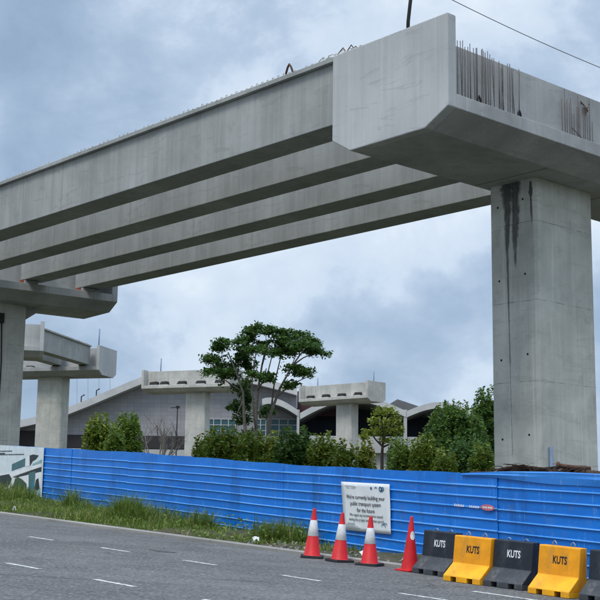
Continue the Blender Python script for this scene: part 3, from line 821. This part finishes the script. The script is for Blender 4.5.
# ------------------------------------------------------------------ barriers
BW = .735
def make_barrier(main, foot, ink, loops):
    t = empty('road_barrier', (0, 0, 0))             # local x: along the road to the right, y: towards the fence, origin at front left foot
    b = MB()
    pf = [(0.0, .08), (.012, .10), (.235, .30), (.258, .74), (.272, .755), (.415, .755), (.43, .74), (.45, .30), (.50, .10), (.50, .08)]
    for x0, x1 in ((0, BW),):
        b.prism([(x0, y, z) for y, z in pf], [(x1, y, z) for y, z in pf])
    b.mi = [0] * len(b.mi)
    # faces of the sloping foot take the paler foot material
    np_ = len(pf)
    for fi in (2 + 0, 2 + 1): b.mi[fi] = 1
    b.build('body', [main, foot], t, bevel=.012)
    for x0, x1 in ((.0, .15), (.26, .475), (.585, BW)):    # feet between the lifting slots
        b = MB(); b.prism([(x0, .006, 0), (x1, .006, 0), (x1, .494, 0), (x0, .494, 0)], [(x0, .004, .085), (x1, .004, .085), (x1, .496, .085), (x0, .496, .085)])
        b.build('foot', foot, t, bevel=.006)
    tm = text_mesh([('KUTS', .165, 0, 0, 'CENTER', .64, .004)], None, '')
    tm.v = [(x + BW / 2 + .02, .235 + .0523 * (y + .535 - .30) - .004, y + .535) for x, y, z in tm.v]
    tm.build('lettering', ink, t, fix=False)
    for x in (.22, .55):
        b = MB(); h = .075 if loops else .04
        b.tube([(x - .03, .34, .74), (x - .035, .34, .755 + h * .6), (x, .34, .755 + h), (x + .035, .34, .755 + h * .6), (x + .03, .34, .74)], .008, 6)
        b.build('lifting_loop', M['steel'], t, smooth=True)
    return t
M['yfoot'] = worn('yellow_foot', (0.95, 0.42, 0.010), (0.36, 0.22, 0.07), 0.6, 0.55)
by = make_barrier(M['yellow'], M['yfoot'], M['ink'], True)
bk = make_barrier(M['dark'], M['darktop'], M['whitepaint'], False)
bx = Matrix((Vector((-H.x, -H.y, -GR)).normalized(), Vector((C.x, C.y, 0)), NRM)).transposed()
def place(o_, s, c, turn, lab):
    o_.location = rp(s, c, .003)
    o_.rotation_euler = (bx @ Matrix.Rotation(turn, 3, 'Z')).to_euler(); o_.scale = (1, 1, .945)
    tag(o_, lab, 'barrier', 'barriers along the hoarding')
place(bk, 14.12, 16.28, -.06, 'first black barrier lettered in white, beside the plain red cone')
place(by, 13.00, 15.74, 0, 'yellow barrier standing between two black ones, its left neighbour next to the plain cone')
place(copy_tree(bk), 12.25, 15.80, 0, 'black barrier standing between the two yellow ones')
place(copy_tree(by), 11.29, 15.63, -.02, 'larger looking yellow barrier near the right edge, beside the last black one')
place(copy_tree(bk), 10.42, 15.66, 0, 'black barrier cut off by the right edge of the photo')

# ------------------------------------------------------------------ station far behind
def fy(x, y, Y):                                     # point at pixel on the vertical plane y = Y
    r = ray(x, y); return r * (Y / r.y) + Vector((0, 0, EYE))
k = NT('hall_cladding', 0.6, 0.3)
br = k.n('ShaderNodeTexBrick'); br.offset = 0
k.l(k.mapping((1, 1, 1), rot=(math.radians(90), 0, 0)), br.inputs['Vector'])
br.inputs['Scale'].default_value = 0.8; br.inputs['Mortar Size'].default_value = .02; br.inputs['Brick Width'].default_value = 1.0; br.inputs['Row Height'].default_value = .62
br.inputs['Color1'].default_value = (.29, .285, .30, 1); br.inputs['Color2'].default_value = (.33, .325, .34, 1); br.inputs['Mortar'].default_value = (.215, .21, .225, 1)
k.color(br.outputs[0]); M['clad'] = k.m
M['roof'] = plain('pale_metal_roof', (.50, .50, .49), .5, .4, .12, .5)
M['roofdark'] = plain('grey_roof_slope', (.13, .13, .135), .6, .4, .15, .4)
M['void'] = plain('dark_recess', (.035, .032, .034), .8)
M['maroon'] = plain('maroon_wall', (.06, .026, .03), .8)
k = NT('tinted_glass', 0.35, 0.4); k.b.inputs['Base Color'].default_value = (.035, .10, .12, 1); M['glass'] = k.m
k = NT('navy_glass', 0.6, 0.3); k.b.inputs['Base Color'].default_value = (.008, .014, .028, 1); M['navy'] = k.m
M['stw'] = plain('station_white', (.42, .42, .41), .7, .3, .08, .5)
YH = 232.0
hall = tag(empty('station_hall', Vector((fy(180, 440, YH).x, YH, ground(fy(180, 440, YH).x, YH)))), 'long grey clad station hall with a curved pale roof behind the piers', 'building')
inv = Vector(hall.location)
curve = [(-60, 440), (-20, 432), (18, 423), (45, 417), (67, 410.5), (90, 401.5), (110, 393), (130, 384.5), (150, 376.5), (170, 373.5), (190, 373), (212, 373.5), (235, 375.5), (258, 379.5), (280, 385), (297, 390)]
top = [fy(x, y, YH) - inv for x, y in curve]
low = [Vector((p.x, p.y, p.z - 1.35)) for p in top]
b = MB()
poly_ = low + [Vector((low[-1].x, 0, -2)), Vector((low[0].x, 0, -2))]
b.prism([Vector((p.x, 0, p.z)) for p in poly_], [Vector((p.x, 38, p.z)) for p in poly_]); b.build('wall', M['clad'], hall)
b = MB()
for i in range(len(top) - 1):
    a0, a1, c0, c1 = top[i], top[i+1], low[i], low[i+1]
    b.prism([Vector((q.x, -3.2, q.z + .05)) for q in (c0, c1, a1, a0)], [Vector((q.x, 40, q.z + .05)) for q in (c0, c1, a1, a0)])
b.build('roof', M['roof'], hall)
def rect(name, x0, y0, x1, y1, Y, mat, par, th=.3):
    i_ = Vector(par.location)
    a, c_ = fy(x0, y1, Y) - i_, fy(x1, y0, Y) - i_
    b = MB(); b.box(a.x, a.y - th, a.z, c_.x, a.y, c_.z); return b.build(name, mat, par)
rect('plinth', 40, 436.5, 200, 447, YH - .02, M['void'], hall, .35)
rect('plinth', -60, 431, 38, 448, YH - .02, M['void'], hall, .35)
for (x0, x1) in ((206, 236), (255, 266), (270, 297)):
    fr = rect('window', x0, 419.5, x1, 436.5, YH - .02, M['glass'], hall, .25)
    b = MB()
    a, c_ = fy(x0, 436.5, YH) - inv, fy(x1, 419.5, YH) - inv
    n = max(2, int((x1 - x0) / 7.2))
    for i in range(n + 1):
        x = a.x + (c_.x - a.x) * i / n; b.box(x - .07, a.y - .40, a.z, x + .07, a.y - .272, c_.z)
    for j in range(4):
        z = a.z + (c_.z - a.z) * j / 3; b.box(a.x, a.y - .396, z - .055, c_.x, a.y - .274, z + .055)
    b.build('mullion', M['roof'], fr)
b = MB()                                              # low white parapet wall before the hall
a, c_ = fy(-30, 447, YH - 4), fy(480, 452, YH - 4)
b.box(a.x, a.y, ground(0, YH) - 1.5, c_.x, a.y + .4, a.z)
pw = b.build('boundary_wall', M['stw']); tag(pw, 'low white wall in front of the station, mostly hidden by bushes', 'wall')
for px, yy in ((77, 372), (88, 366), (99, 362), (110, 368)):
    b = MB(); pt, pb_ = fy(px, yy, YH + 10) - inv, fy(px, 415, YH + 10) - inv
    b.tube([(pb_.x, 10, pb_.z), (pt.x, 10, pt.z)], .05, 5); b.build('roof_mast', M['steel'], hall)
for px in (83, 98):
    y_ = 404 if px == 83 else 398
    p_ = fy(px, y_, YH) - inv
    b = MB(); b.tube([(p_.x, -2, p_.z - .6), (p_.x, -2, p_.z + 1.2), (p_.x + .6, -2.2, p_.z + 1.5)], .12, 5); b.build('roof_lamp', M['pad'], hall)

can = tag(empty('station_canopy', Vector((fy(375, 445, 226).x, 226, ground(fy(375, 445, 226).x, 226)))), 'arched white platform canopies of the station over a dark recess', 'building')
inv = Vector(can.location)
YC = 226.0
def arch(x0, ys0, xc, yc, x1, ys1, depth=34, th=6.2):
    n = 16; outl = []; inl = []
    for i in range(n + 1):
        f = i / n
        if f < .5: g = f * 2; x = x0 + (xc - x0) * g; y = ys0 + (yc - ys0) * math.sin(g * math.pi / 2)
        else: g = (f - .5) * 2; x = xc + (x1 - xc) * g; y = yc + (ys1 - yc) * (1 - math.cos(g * math.pi / 2))
        outl.append(fy(x, y, YC) - inv); inl.append(fy(x, y + th, YC) - inv)
    b = MB()
    for i in range(n):
        b.prism([Vector((q.x, 0, q.z)) for q in (inl[i], inl[i+1], outl[i+1], outl[i])], [Vector((q.x, 1.4, q.z)) for q in (inl[i], inl[i+1], outl[i+1], outl[i])])
    b.build('arch_fascia', M['roof'], can)
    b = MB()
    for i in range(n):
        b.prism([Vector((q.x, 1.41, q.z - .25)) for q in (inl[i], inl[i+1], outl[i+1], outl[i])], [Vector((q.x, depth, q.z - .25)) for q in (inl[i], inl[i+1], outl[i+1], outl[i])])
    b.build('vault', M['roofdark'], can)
arch(262, 399, 269, 397.5, 298, 410); arch(300, 413, 352, 395, 406, 411); arch(407, 411, 440, 402, 478, 416)
rect('maroon_wall', 297, 392, 338, 416, YC + 9, M['maroon'], can, .4)
rect('glazing', 296, 411, 480, 441, YC + 13, M['navy'], can, .4)
rect('base_wall', 296, 438, 480, 452, YC + 1.2, M['stw'], can, .5)
for x in (298, 352, 405, 476):
    rect('column', x - 1.6, 410, x + 1.6, 453, YC + .9, M['stw'], can, .8)
for i in range(9):
    x = 300 + i * 20; b = MB(); a, c_ = fy(x, 441, YC + 12) - inv, fy(x + .7, 411, YC + 12) - inv
    b.box(a.x, a.y - .3, a.z, c_.x, a.y, c_.z); b.build('mullion', M['void'], can)
for xa, xp, xb, ya, yp, yb in ((384, 400, 424, 406, 396, 404), (428, 445, 468, 408, 401, 414)):
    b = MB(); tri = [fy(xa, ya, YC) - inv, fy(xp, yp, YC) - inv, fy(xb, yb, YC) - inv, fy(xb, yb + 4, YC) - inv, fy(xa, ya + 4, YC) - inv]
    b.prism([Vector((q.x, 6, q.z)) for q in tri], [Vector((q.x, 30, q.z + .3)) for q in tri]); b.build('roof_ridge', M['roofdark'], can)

# street lamp before the hall
P = fy(176.5, 441, 205); gl = ground(P.x, P.y)
lp = tag(empty('street_lamp', (P.x, P.y, gl)), 'thin dark lamp post with a short arm by the bare tree', 'street lamp')
hz = fy(176.5, 408, 205).z - gl
b = MB(); b.tube([(0, 0, 0), (0, 0, hz)], [.13, .08], 8); b.build('pole', M['pad'], lp)
b = MB(); b.tube([(.1, 0, hz), (-.5, 0, hz + .1), (-1.1, 0, hz)], .07, 6); b.build('arm', M['pad'], lp)
b = MB(); b.box(-.25, -.25, hz - .05, .35, .25, hz + .35); b.build('lamp_head', M['pad'], lp)

# small house glimpsed among the bushes on the right
P = at(440, 462, 100); gl = ground(P.x, P.y)
hs = tag(empty('small_house', (P.x, P.y, gl)), 'small white gabled hut with orange roof edge half hidden by bushes', 'hut')
zt_ = at(440, 449, 100).z - gl; w = .62
b = MB(); b.box(-w, 0, 0, w, 2.4, zt_); b.build('wall', M['stw'], hs)
b = MB(); b.prism([(-w - .2, -.2, zt_ - .05), (0, -.2, zt_ + .5), (w + .2, -.2, zt_ - .05), (w + .2, -.2, zt_ + .08), (0, -.2, zt_ + .66), (-w - .2, -.2, zt_ + .08)], [(-w - .2, 2.6, zt_ - .05), (0, 2.6, zt_ + .5), (w + .2, 2.6, zt_ - .05), (w + .2, 2.6, zt_ + .08), (0, 2.6, zt_ + .66), (-w - .2, 2.6, zt_ + .08)])
M['orangeroof'] = plain('orange_roof', (.42, .17, .05), .7); b.build('roof', M['orangeroof'], hs)
b = MB(); b.prism([(-w, -.02, zt_), (w, -.02, zt_), (0, -.02, zt_ + .5)], [(-w, .1, zt_), (w, .1, zt_), (0, .1, zt_ + .5)]); b.build('gable', M['stw'], hs)

# ------------------------------------------------------------------ trees and bushes
LM = {'dark': leafmat('dark_leaves', (.022, .060, .016), (.085, .165, .034)), 'mid': leafmat('green_leaves', (.042, .095, .014), (.130, .210, .034)),
      'bush': leafmat('shrub_leaves', (.046, .100, .012), (.165, .235, .028)), 'rust': leafmat('reddish_shoots', (.13, .10, .016), (.24, .19, .028)),
      'yel': leafmat('yellow_green_leaves', (.085, .140, .014), (.25, .29, .042)), 'umb': leafmat('umbrella_leaves', (.016, .050, .012), (.078, .155, .028)),
      'grass': leafmat('grass_blades', (.040, .085, .012), (.17, .24, .040)), 'straw': leafmat('dry_grass', (.20, .17, .06), (.40, .33, .14))}
M['bark'] = plain('grey_bark', (.17, .155, .135), .9, .2, .3, 3)
M['barkdark'] = plain('brown_bark', (.08, .065, .05), .9, .2, .3, 3)
def leaf(b, p, size, upb=0.5, mi=0, asp=.55):
    n = Vector((U(-1, 1), U(-1, 1), U(-.4, 1) + upb)).normalized()
    t = n.orthogonal().normalized(); a = U(0, 6.283); w = n.cross(t)
    d = t * math.cos(a) + w * math.sin(a); e = n.cross(d)
    s = size * U(.6, 1.35)
    b.face([p - d * s, p + e * s * asp, p + d * s, p - e * s * asp], mi)
def clump(b, c, rx, ry, rz, n, size, upb=.5, mi=0, shell=.55, mi2=None, p2=0.0):
    for _ in range(n):
        v = Vector((random.gauss(0, 1), random.gauss(0, 1), random.gauss(0, 1))).normalized()
        r = shell + (1.08 - shell) * R() ** .7
        r *= 1 + .22 * math.sin(v.x * 5 + c.x * 3) * math.sin(v.z * 6 + c.y) + .12 * math.sin(v.y * 9 + c.z * 2)
        p = c + Vector((v.x * rx * r, v.y * ry * r, v.z * rz * r))
        leaf(b, p, size, upb, mi2 if (mi2 is not None and v.z > .2 and R() < p2) else mi)
def bush(px, ptop, wpx, d, lab, mat='bush', mat2='rust', p2=.07, n=2600, group='trimmed bushes behind the hoarding', cat='bush', name='bush', size=None, lobes=9):
    T = at(px, ptop, d); gz = ground(T.x, T.y); hgt = T.z - gz; rad = wpx / 2 * d / F_PX
    t = tag(empty(name, (T.x, T.y, gz)), lab, cat, group)
    b = MB(); b.tube([(0, 0, -.1), (.03, .02, hgt * .35), (.0, .05, hgt * .7)], [.09, .07, .03], 6)
    for i in range(5):
        a = i * 1.26; b.tube([(0, 0, hgt * .2), (rad * .35 * math.cos(a), rad * .35 * math.sin(a), hgt * .5), (rad * .6 * math.cos(a), rad * .6 * math.sin(a), hgt * .7)], [.05, .035, .015], 5)
    b.build('trunk', M['barkdark'], t)
    b = MB(); size = (size or .0038 * d) * .48; n = int(n * 3.6)
    mm = LM[mat], LM[mat2]
    rad *= 1.12
    for i in range(lobes):
        f = (i + .5) / lobes                         # from the skirt to the top
        prof_r = math.sqrt(max(0.05, 1 - ((f - .36) / .68) ** 2))
        a = i * 2.4 + U(-.4, .4); rr = rad * .58 * prof_r * U(.8, 1.1)
        lr = rad * (.50 - .14 * f) * U(.85, 1.2)
        z = min(hgt * (.12 + .74 * f), hgt - lr * .75)
        clump(b, Vector((rr * math.cos(a), rr * math.sin(a), z)), lr, lr, lr * .92, n // lobes, size, .35, 0, .45, 1, p2)
    clump(b, Vector((0, 0, hgt * .55)), rad * .55, rad * .55, hgt * .38, n // 5, size, .35, 0, .4, 1, p2)
    for i in range(n // 70):                         # shoots sticking out of the outline
        a = U(0, 6.283); f = U(.3, 1.0); r_ = rad * math.sqrt(max(0.03, 1 - ((f - .36) / .68) ** 2)) * U(.85, 1.0)
        p = Vector((r_ * math.cos(a), r_ * math.sin(a), hgt * (.12 + .84 * f)))
        for q in range(5): leaf(b, p + Vector((U(-.06, .06), U(-.06, .06), q * size * 1.1)), size, .6, 1 if R() < p2 * 1.5 else 0)
    b.build('foliage', mm, t, fix=False)
    return t
bush(224, 433, 46, 56, 'wide green bush with reddish tips right of the free standing pier by the umbrella tree', n=3600)
bush(203, 441, 22, 57, 'small rusty green bush at the foot of the pier left of the umbrella tree', n=1400, p2=.10)
bush(253, 437, 34, 57, 'green rounded bush under the umbrella tree trunks', n=2400)
bush(274, 439, 20, 62, 'pale yellow green bush right of the umbrella tree trunks', 'yel', 'yel', n=1400)
bush(295, 432, 40, 58, 'dark green dense bush left of the farthest pier', 'dark', 'mid', .3, n=3200)
bush(323, 438, 30, 57, 'yellow tipped bush left beside the farthest pier', 'bush', 'yel', .5, n=2400)
bush(345, 446, 24, 55, 'low reddish green bush at the foot of the farthest pier', n=1700, p2=.10)
bush(365, 443, 20, 58, 'loose yellow green bush between the farthest pier and the slim tree', 'yel', 'rust', .15, n=900)
bush(405, 447, 30, 57, 'green bush just right of the slim tree', 'bush', 'mid', .2, n=2200)
bush(425, 440, 30, 56, 'bright green bush left of the white hut', 'bush', 'yel', .3, n=2400)
bush(446, 455, 22, 54, 'low bright bush right of the white hut', 'bush', 'yel', .3, n=1700)
bush(398, 441, 22, 70, 'tall dark shrub behind the slim tree', 'mid', 'dark', .2, n=1300)
bush(482, 447, 26, 54, 'low green bush against the left side of the near pier', 'mid', 'yel', .25, n=1700)
# shrubs at the left
bush(101, 419, 32, 75, 'bright green leafy tree left of the bare tree, nearest the second pier', 'bush', 'yel', .35, 3400, 'small leafy trees before the hall', 'tree', 'shrub_tree', .26)
bush(128, 417, 30, 82, 'rounded darker tree just left of the bare tree', 'mid', 'bush', .35, 3000, 'small leafy trees before the hall', 'tree', 'shrub_tree', .27)
bush(116, 433, 24, 72, 'low green shrub between the two leafy trees before the hall', 'bush', 'mid', .3, 1600, 'small leafy trees before the hall', 'tree', 'shrub_tree', .25)
# big tree mass by the near pier
bush(455, 405, 62, 78, 'broad dark green tree left of the near pier', 'dark', 'mid', .35, 8000, 'dark trees beside the near pier', 'tree', 'dense_tree', .25, 16)
bush(487, 389, 34, 82, 'tall dark tree partly hidden behind the near pier', 'dark', 'mid', .3, 5000, 'dark trees beside the near pier', 'tree', 'dense_tree', .26, 14)
bush(467, 440, 40, 70, 'low shaded bushy tree below the broad dark tree', 'dark', 'dark', .1, 3000, 'dark trees beside the near pier', 'tree', 'dense_tree', .24, 9)

# umbrella tree with tiered flat crown
DU = 92
base = at(262, 448, DU); gz = ground(base.x, base.y)
ut = tag(empty('umbrella_tree', (base.x, base.y, gz)), 'tall umbrella shaped tree with tiered flat crown and pale trunks', 'tree')
inv = Vector((base.x, base.y, gz))
def up(x, y, dy=0.0): 
    p = at(x, y, DU + dy); return p - inv
b = MB()
limbs = [([(246, 470), (246, 440), (244, 415), (243, 392), (236, 372), (228, 352)], .26), ([(256, 470), (256, 440), (256, 412), (258, 390), (262, 365), (268, 345)], .27),
         ([(266, 470), (268, 440), (271, 412), (280, 388), (292, 366), (305, 348)], .26), ([(256, 430), (253, 404), (252, 382), (255, 360), (258, 340)], .14),
         ([(271, 412), (274, 385), (280, 360), (284, 345)], .13), ([(276, 398), (290, 385), (305, 378), (318, 372)], .10), ([(243, 392), (232, 385), (222, 378), (212, 374)], .11),
         ([(258, 390), (268, 372), (272, 356), (272, 342)], .11), ([(292, 366), (303, 358), (316, 352), (324, 350)], .10), ([(280, 388), (288, 374), (294, 360), (300, 345)], .10), ([(243, 400), (238, 412), (234, 418)], .08), ([(262, 365), (266, 345), (266, 328)], .09), ([(236, 372), (224, 362), (214, 358)], .08)]
for pts, r0 in limbs:
    dd = U(-1.2, 1.2)
    P_ = [up(x, y, dd * i / len(pts)) for i, (x, y) in enumerate(pts)]
    b.tube(P_, [.62 * r0 * (1 - .72 * i / (len(pts) - 1)) for i in range(len(pts))], 7)
b.build('trunk', M['bark'], ut, smooth=True)
b = MB(); px2m = DU / F_PX
tiers = [(262, 329, 12, 4.5, 0), (274, 331, 9, 3.5, .6), (232, 343, 17, 5.5, -.4), (248, 339, 14, 5, 1), (258, 350, 13, 5, -1.6), (272, 344, 13, 5, .4), (292, 341, 16, 5.5, 0), (300, 335, 9, 3.5, .8), (303, 347, 15, 5.5, -.8), (319, 352, 12, 3.8, 0), (286, 350, 11, 4.5, 1.2),
         (213, 358, 11, 3.8, 0), (240, 360, 9, 6, .8), (218, 372, 14, 5, -.6), (232, 376, 13, 7, .5), (257, 376, 15, 5, -1.8), (270, 378, 8, 3.5, -1), (294, 369, 15, 4.2, -.5), (304, 372, 8, 3, 0), (290, 385, 6, 2.5, -.6), (240, 388, 8, 7, 1), (246, 398, 7, 8, 1.2), (235, 408, 7, 6, .6), (243, 420, 8, 8, .8), (250, 434, 8, 8, 1), (266, 408, 9, 7, 1.2), (279, 352, 9, 4, 0), (222, 347, 9, 3.5, .4), (246, 350, 9, 5, 1.4), (252, 331, 8, 3.5, .9), (284, 334, 8, 3.5, 1), (310, 341, 8, 3.5, .6), (225, 366, 11, 4, 1), (312, 347, 9, 3.5, -.2), (247, 366, 8, 6, 1.5)]
for (x, y, rx, rz, dy) in tiers:
    c = up(x, y, dy)
    R_, Z_ = rx * px2m, rz * px2m
    for q in range(int(4 + rx * .62)):
        f = R() ** .5; a = U(0, 6.283)
        cc = c + Vector((R_ * f * math.cos(a) * .95, R_ * f * math.sin(a) * .8, Z_ * (.35 - .8 * f * f) + U(-.55, .6) * Z_))
        rr_ = U(.22, .46)
        clump(b, cc, rr_ * 1.35, rr_ * 1.35, rr_ * .80, int(U(40, 75)), .115, .6, 0, .1)
for q in range(170):                                 # loose sprays round the limbs
    x, y, rx, rz, dy = random.choice(tiers)
    clump(b, up(x + U(-1.2, 1.2) * rx, y + U(-1.3, 1.6) * rz, dy + U(-.6, .6)), U(.2, .5), .35, U(.12, .3), 20, .115, .5, 0, .1)
b.build('crown', [LM['umb']], ut, fix=False)

# slim small tree right of the farthest pier
DS = 78
base = at(384, 470, DS); gz = ground(base.x, base.y); inv = Vector((base.x, base.y, gz))
stt = tag(empty('slim_tree', inv), 'slim young tree with airy yellow green crown right of the farthest pier', 'tree')
def up2(x, y, dy=0.0): return at(x, y, DS + dy) - inv
b = MB()
for pts, r0 in (([(382, 475), (382, 455), (383, 440), (382, 420)], .12), ([(383, 447), (376, 440), (370, 432)], .07), ([(383, 447), (390, 444), (398, 436)], .07), ([(383, 440), (390, 428), (392, 418)], .05)):
    b.tube([up2(*p) for p in pts], [r0 * (1 - .6 * i / (len(pts) - 1)) for i in range(len(pts))], 6)
b.build('trunk', M['barkdark'], stt)
b = MB()
for (x, y, rx, rz) in ((380, 412, 9, 5), (390, 411, 8, 6), (374, 421, 8, 5), (386, 423, 10, 6), (396, 420, 7, 6), (369, 432, 8, 4.5), (380, 432, 9, 5), (393, 432, 9, 5), (400, 429, 5, 4), (364, 437, 5, 3), (386, 440, 8, 3)):
    c = up2(x, y, U(-1, 1)); k_ = DS / F_PX
    clump(b, c, rx * k_, rx * k_, rz * k_, int(24 * rx), .10, .5, 0, .1)
b.build('crown', [LM['yel']], stt, fix=False)

# bare tree
DB = 150
base = at(160, 450, DB); gz = ground(base.x, base.y); inv = Vector((base.x, base.y, gz))
bt = tag(empty('bare_tree', inv), 'leafless grey tree with fine twigs before the clad hall wall', 'tree')
b = MB()
def twig(p, d, L, r, lv):
    pts = [p]; q = p.copy(); dd = d.copy()
    for i in range(3):
        dd = (dd + Vector((U(-.25, .25), U(-.25, .25), U(-.05, .2)))).normalized(); q = q + dd * L / 3; pts.append(q.copy())
    b.tube(pts, [r, r * .85, r * .7, r * .55], 5)
    if lv == 0: return
    for i in range(3 if lv > 1 else 4):
        a = pts[random.choice((1, 2, 3))]
        nd = (dd + Vector((U(-.9, .9), U(-.9, .9), U(-.1, .5)))).normalized()
        twig(a, nd, L * U(.55, .8), r * .55, lv - 1)
ht = at(160, 412, DB).z - gz
b.tube([(0, 0, -.2), (.1, 0, ht * .18), (.2, 0, ht * .40)], [.26, .22, .18], 7)
for dx in (-.8, -.3, .1, .5, .9):
    twig(Vector((.15, 0, ht * .33)), Vector((dx, U(-.4, .4), 1)).normalized(), ht * .30, .12, 3)
b.build('trunk', M['bark'], bt)

# ------------------------------------------------------------------ weeds along the verge
b = MB()
def blade(p, h, lean, w, mi):
    a = U(0, 6.283); d = Vector((math.cos(a), math.sin(a), 0)); e = Vector((-d.y, d.x, 0)) * w
    m1 = p + Vector((0, 0, h * .55)) + d * lean * .35; tp = p + Vector((0, 0, h * U(.75, 1))) + d * lean
    b.add([p - e, p + e, m1 + e * .7, m1 - e * .7, tp], [(0, 1, 2, 3), (3, 2, 4)], mi)
def fence_c(s):                                      # across-coordinate of the hoarding at s
    t = (s - FA.dot(H)) / FD.dot(H); return (FA + FD * t).dot(C)
NB = 30000
for i in range(NB):
    s = 17.4 + 30 * R()
    if R() < (.72 if s < 21 else .45 if s < 24 else .12): continue
    c0, c1 = KC + .12, fence_c(s) - .05
    f = R(); c = c0 + (c1 - c0) * f
    d0 = .5 + .5 * math.sin(s * .9) * math.sin(s * .37 + 1)
    edge = min(1, (c - c0) / .7 + .25)
    hs_ = (.10 + .36 * f * d0 ** 2 + .12 * R()) * edge * (1 if s > 23 else .65) * (1.3 if s > 33 else 1)
    blade(rp(s, c, .02), hs_ * U(.7, 1.35), hs_ * U(.2, .9), U(.006, .014), 1 if R() < .10 else 0)
for (s, f, n, h, rad) in ((25.6, .55, 520, 1.0, .35), (25.1, .5, 300, .8, .4), (20.1, .75, 420, .72, .5), (19.4, .8, 300, .62, .4), (30.5, .8, 260, .95, .3), (33.0, .7, 240, .8, .4), (23.3, .8, 220, .75, .3), (36, .7, 300, .9, .5), (38.5, .6, 300, .8, .6), (28.0, .6, 200, .6, .5)):
    c = KC + (fence_c(s) - KC) * f
    for i in range(n):
        r_ = rad * R() ** .5; a = U(0, 6.283)
        blade(rp(s + r_ * math.cos(a), min(c + r_ * math.sin(a), fence_c(s) - .08), .02), h * .82 * U(.3, 1.15), h * U(.1, .95), U(.007, .015), 1 if R() < .06 else 0)
for i in range(2600):                                # broad weed leaves
    s = 19 + 27 * R(); c0, c1 = KC + .2, fence_c(s) - .1
    f = R(); p = rp(s, c0 + (c1 - c0) * f, .04 + .38 * R() * (.3 + .7 * f))
    leaf(b, p, .045, .6, 0)
tag(b.build('verge_grass', [LM['grass'], LM['straw']], fix=False), 'overgrown grass and weeds along the kerb under the hoarding', 'grass', kind='stuff')
# rubble and litter along the kerb by the cones
b = MB()
for i in range(150):
    s = U(9, 19.5); c = U(KC + .16, min(fence_c(s) - .1, KC + 1.6)); r = U(.02, .075)
    p = rp(s, c, .06)
    vs = [p + Vector((U(-r, r), U(-r, r), U(0, r))) for _ in range(4)] + [p + Vector((U(-r, r), U(-r, r), -.04)) for _ in range(4)]
    b.add(vs, [(0,1,2),(0,2,3),(0,3,1),(1,3,2),(4,5,1,0),(5,6,2,1),(6,7,3,2),(7,4,0,3)], 0)
tag(b.build('rubble', M['kerb']), 'loose pale rubble along the foot of the hoarding', 'rubble', kind='stuff')
M['paper'] = plain('white_litter', (.7, .7, .68), .7)
for (s, c, sc, lab) in ((18.9, 17.05, .09, 'scrap of white litter lying in the weeds left of the first cone'), (28.0, KC + .25, .06, 'small white litter scrap at the kerb on the far left'), (15.9, 17.0, .09, 'crumpled white litter behind the middle cones')):
    b = MB(); n = 9
    ctr = rp(s, c, .16)
    pts = [ctr + Vector((sc * math.cos(6.283*i/n) * U(.5, 1), sc * math.sin(6.283*i/n) * U(.5, 1), U(-.06, .08))) for i in range(n)]
    for i in range(n): b.face([ctr + Vector((0, 0, .05)), pts[i], pts[(i+1) % n]])
    lt = b.build('litter', M['paper'], fix=False); tag(lt, lab, 'litter')

# earth heap and rusty pipe behind the hoarding on the right
M['earth'] = plain('dark_earth', (.060, .042, .032), 1.0, .1, .6, 5, bump=.6)
def heap_top(px): return 471.5 - 5.2 * math.exp(-((px - 520) / 17) ** 2) - 2.0 * math.exp(-((px - 548) / 9) ** 2) - 3.2 * math.exp(-((px - 575) / 16) ** 2)
b = MB(); rows = []
for i in range(90):
    px = 470 + i * 1.7
    dep = 25.6 - (px - 470) * .022
    T = at(px, heap_top(px) + U(-.7, .7), dep); g_ = ground(T.x, T.y)
    n_ = Vector((.54, .84, 0))
    z = max(T.z, g_ + .3)
    rows.append([Vector((T.x, T.y, g_ - .1)) - n_ * .7, Vector((T.x, T.y, z - .22 + U(-.05, .05))) - n_ * .4, Vector((T.x, T.y, z)), Vector((T.x, T.y, z - .15)) + n_ * .6, Vector((T.x, T.y, z * .6 + g_ * .4)) + n_ * 1.5, Vector((T.x, T.y, g_ - .1)) + n_ * 2.8])
b.add([p for r in rows for p in r], [(i*6+j, (i+1)*6+j, (i+1)*6+j+1, i*6+j+1) for i in range(89) for j in range(5)])
for i in range(160):                                 # roots and stalks lying on it
    px = random.gauss(518, 13) if R() < .7 else U(540, 585)
    dep = 25.4 - (px - 470) * .022; P = at(px, heap_top(px) + U(-.8, 2.0), dep); Q = P + Vector((U(-.35, .35), U(-.2, .2), U(-.09, .05)))
    b.tube([P, (P + Q) / 2 + Vector((0, 0, U(0, .03))), Q], U(.006, .016), 4)
tag(b.build('earth_heap', M['earth'], fix=False), 'dark brown heap of earth and roots showing over the hoarding before the near pier', 'earth heap')
b = MB(); b.tube([at(558.5, 465.6, 23.2), at(572, 467.2, 23.2), at(590, 468.6, 23.3)], [.048, .042, .042], 10)
b.tube([at(556.8, 465.3, 23.2), at(558.8, 465.6, 23.2)], .075, 10)
tag(b.build('rusty_pipe', M['rust'], smooth=True), 'rusty pipe lying on the earth heap above the hoarding', 'pipe')

# overhead cable
b = MB(); pts = []
for i in range(41):
    f = i / 40; x = 380 + 300 * f
    y = -37 + (x - 380) * .455 - 6 * math.sin(math.pi * f) * -1
    pts.append(at(x, y, 30 + 6 * f))
b.tube(pts, .010, 5)
tag(b.build('overhead_cable', M['rebar']), 'thin dark overhead cable crossing the sky above the near pier', 'cable')
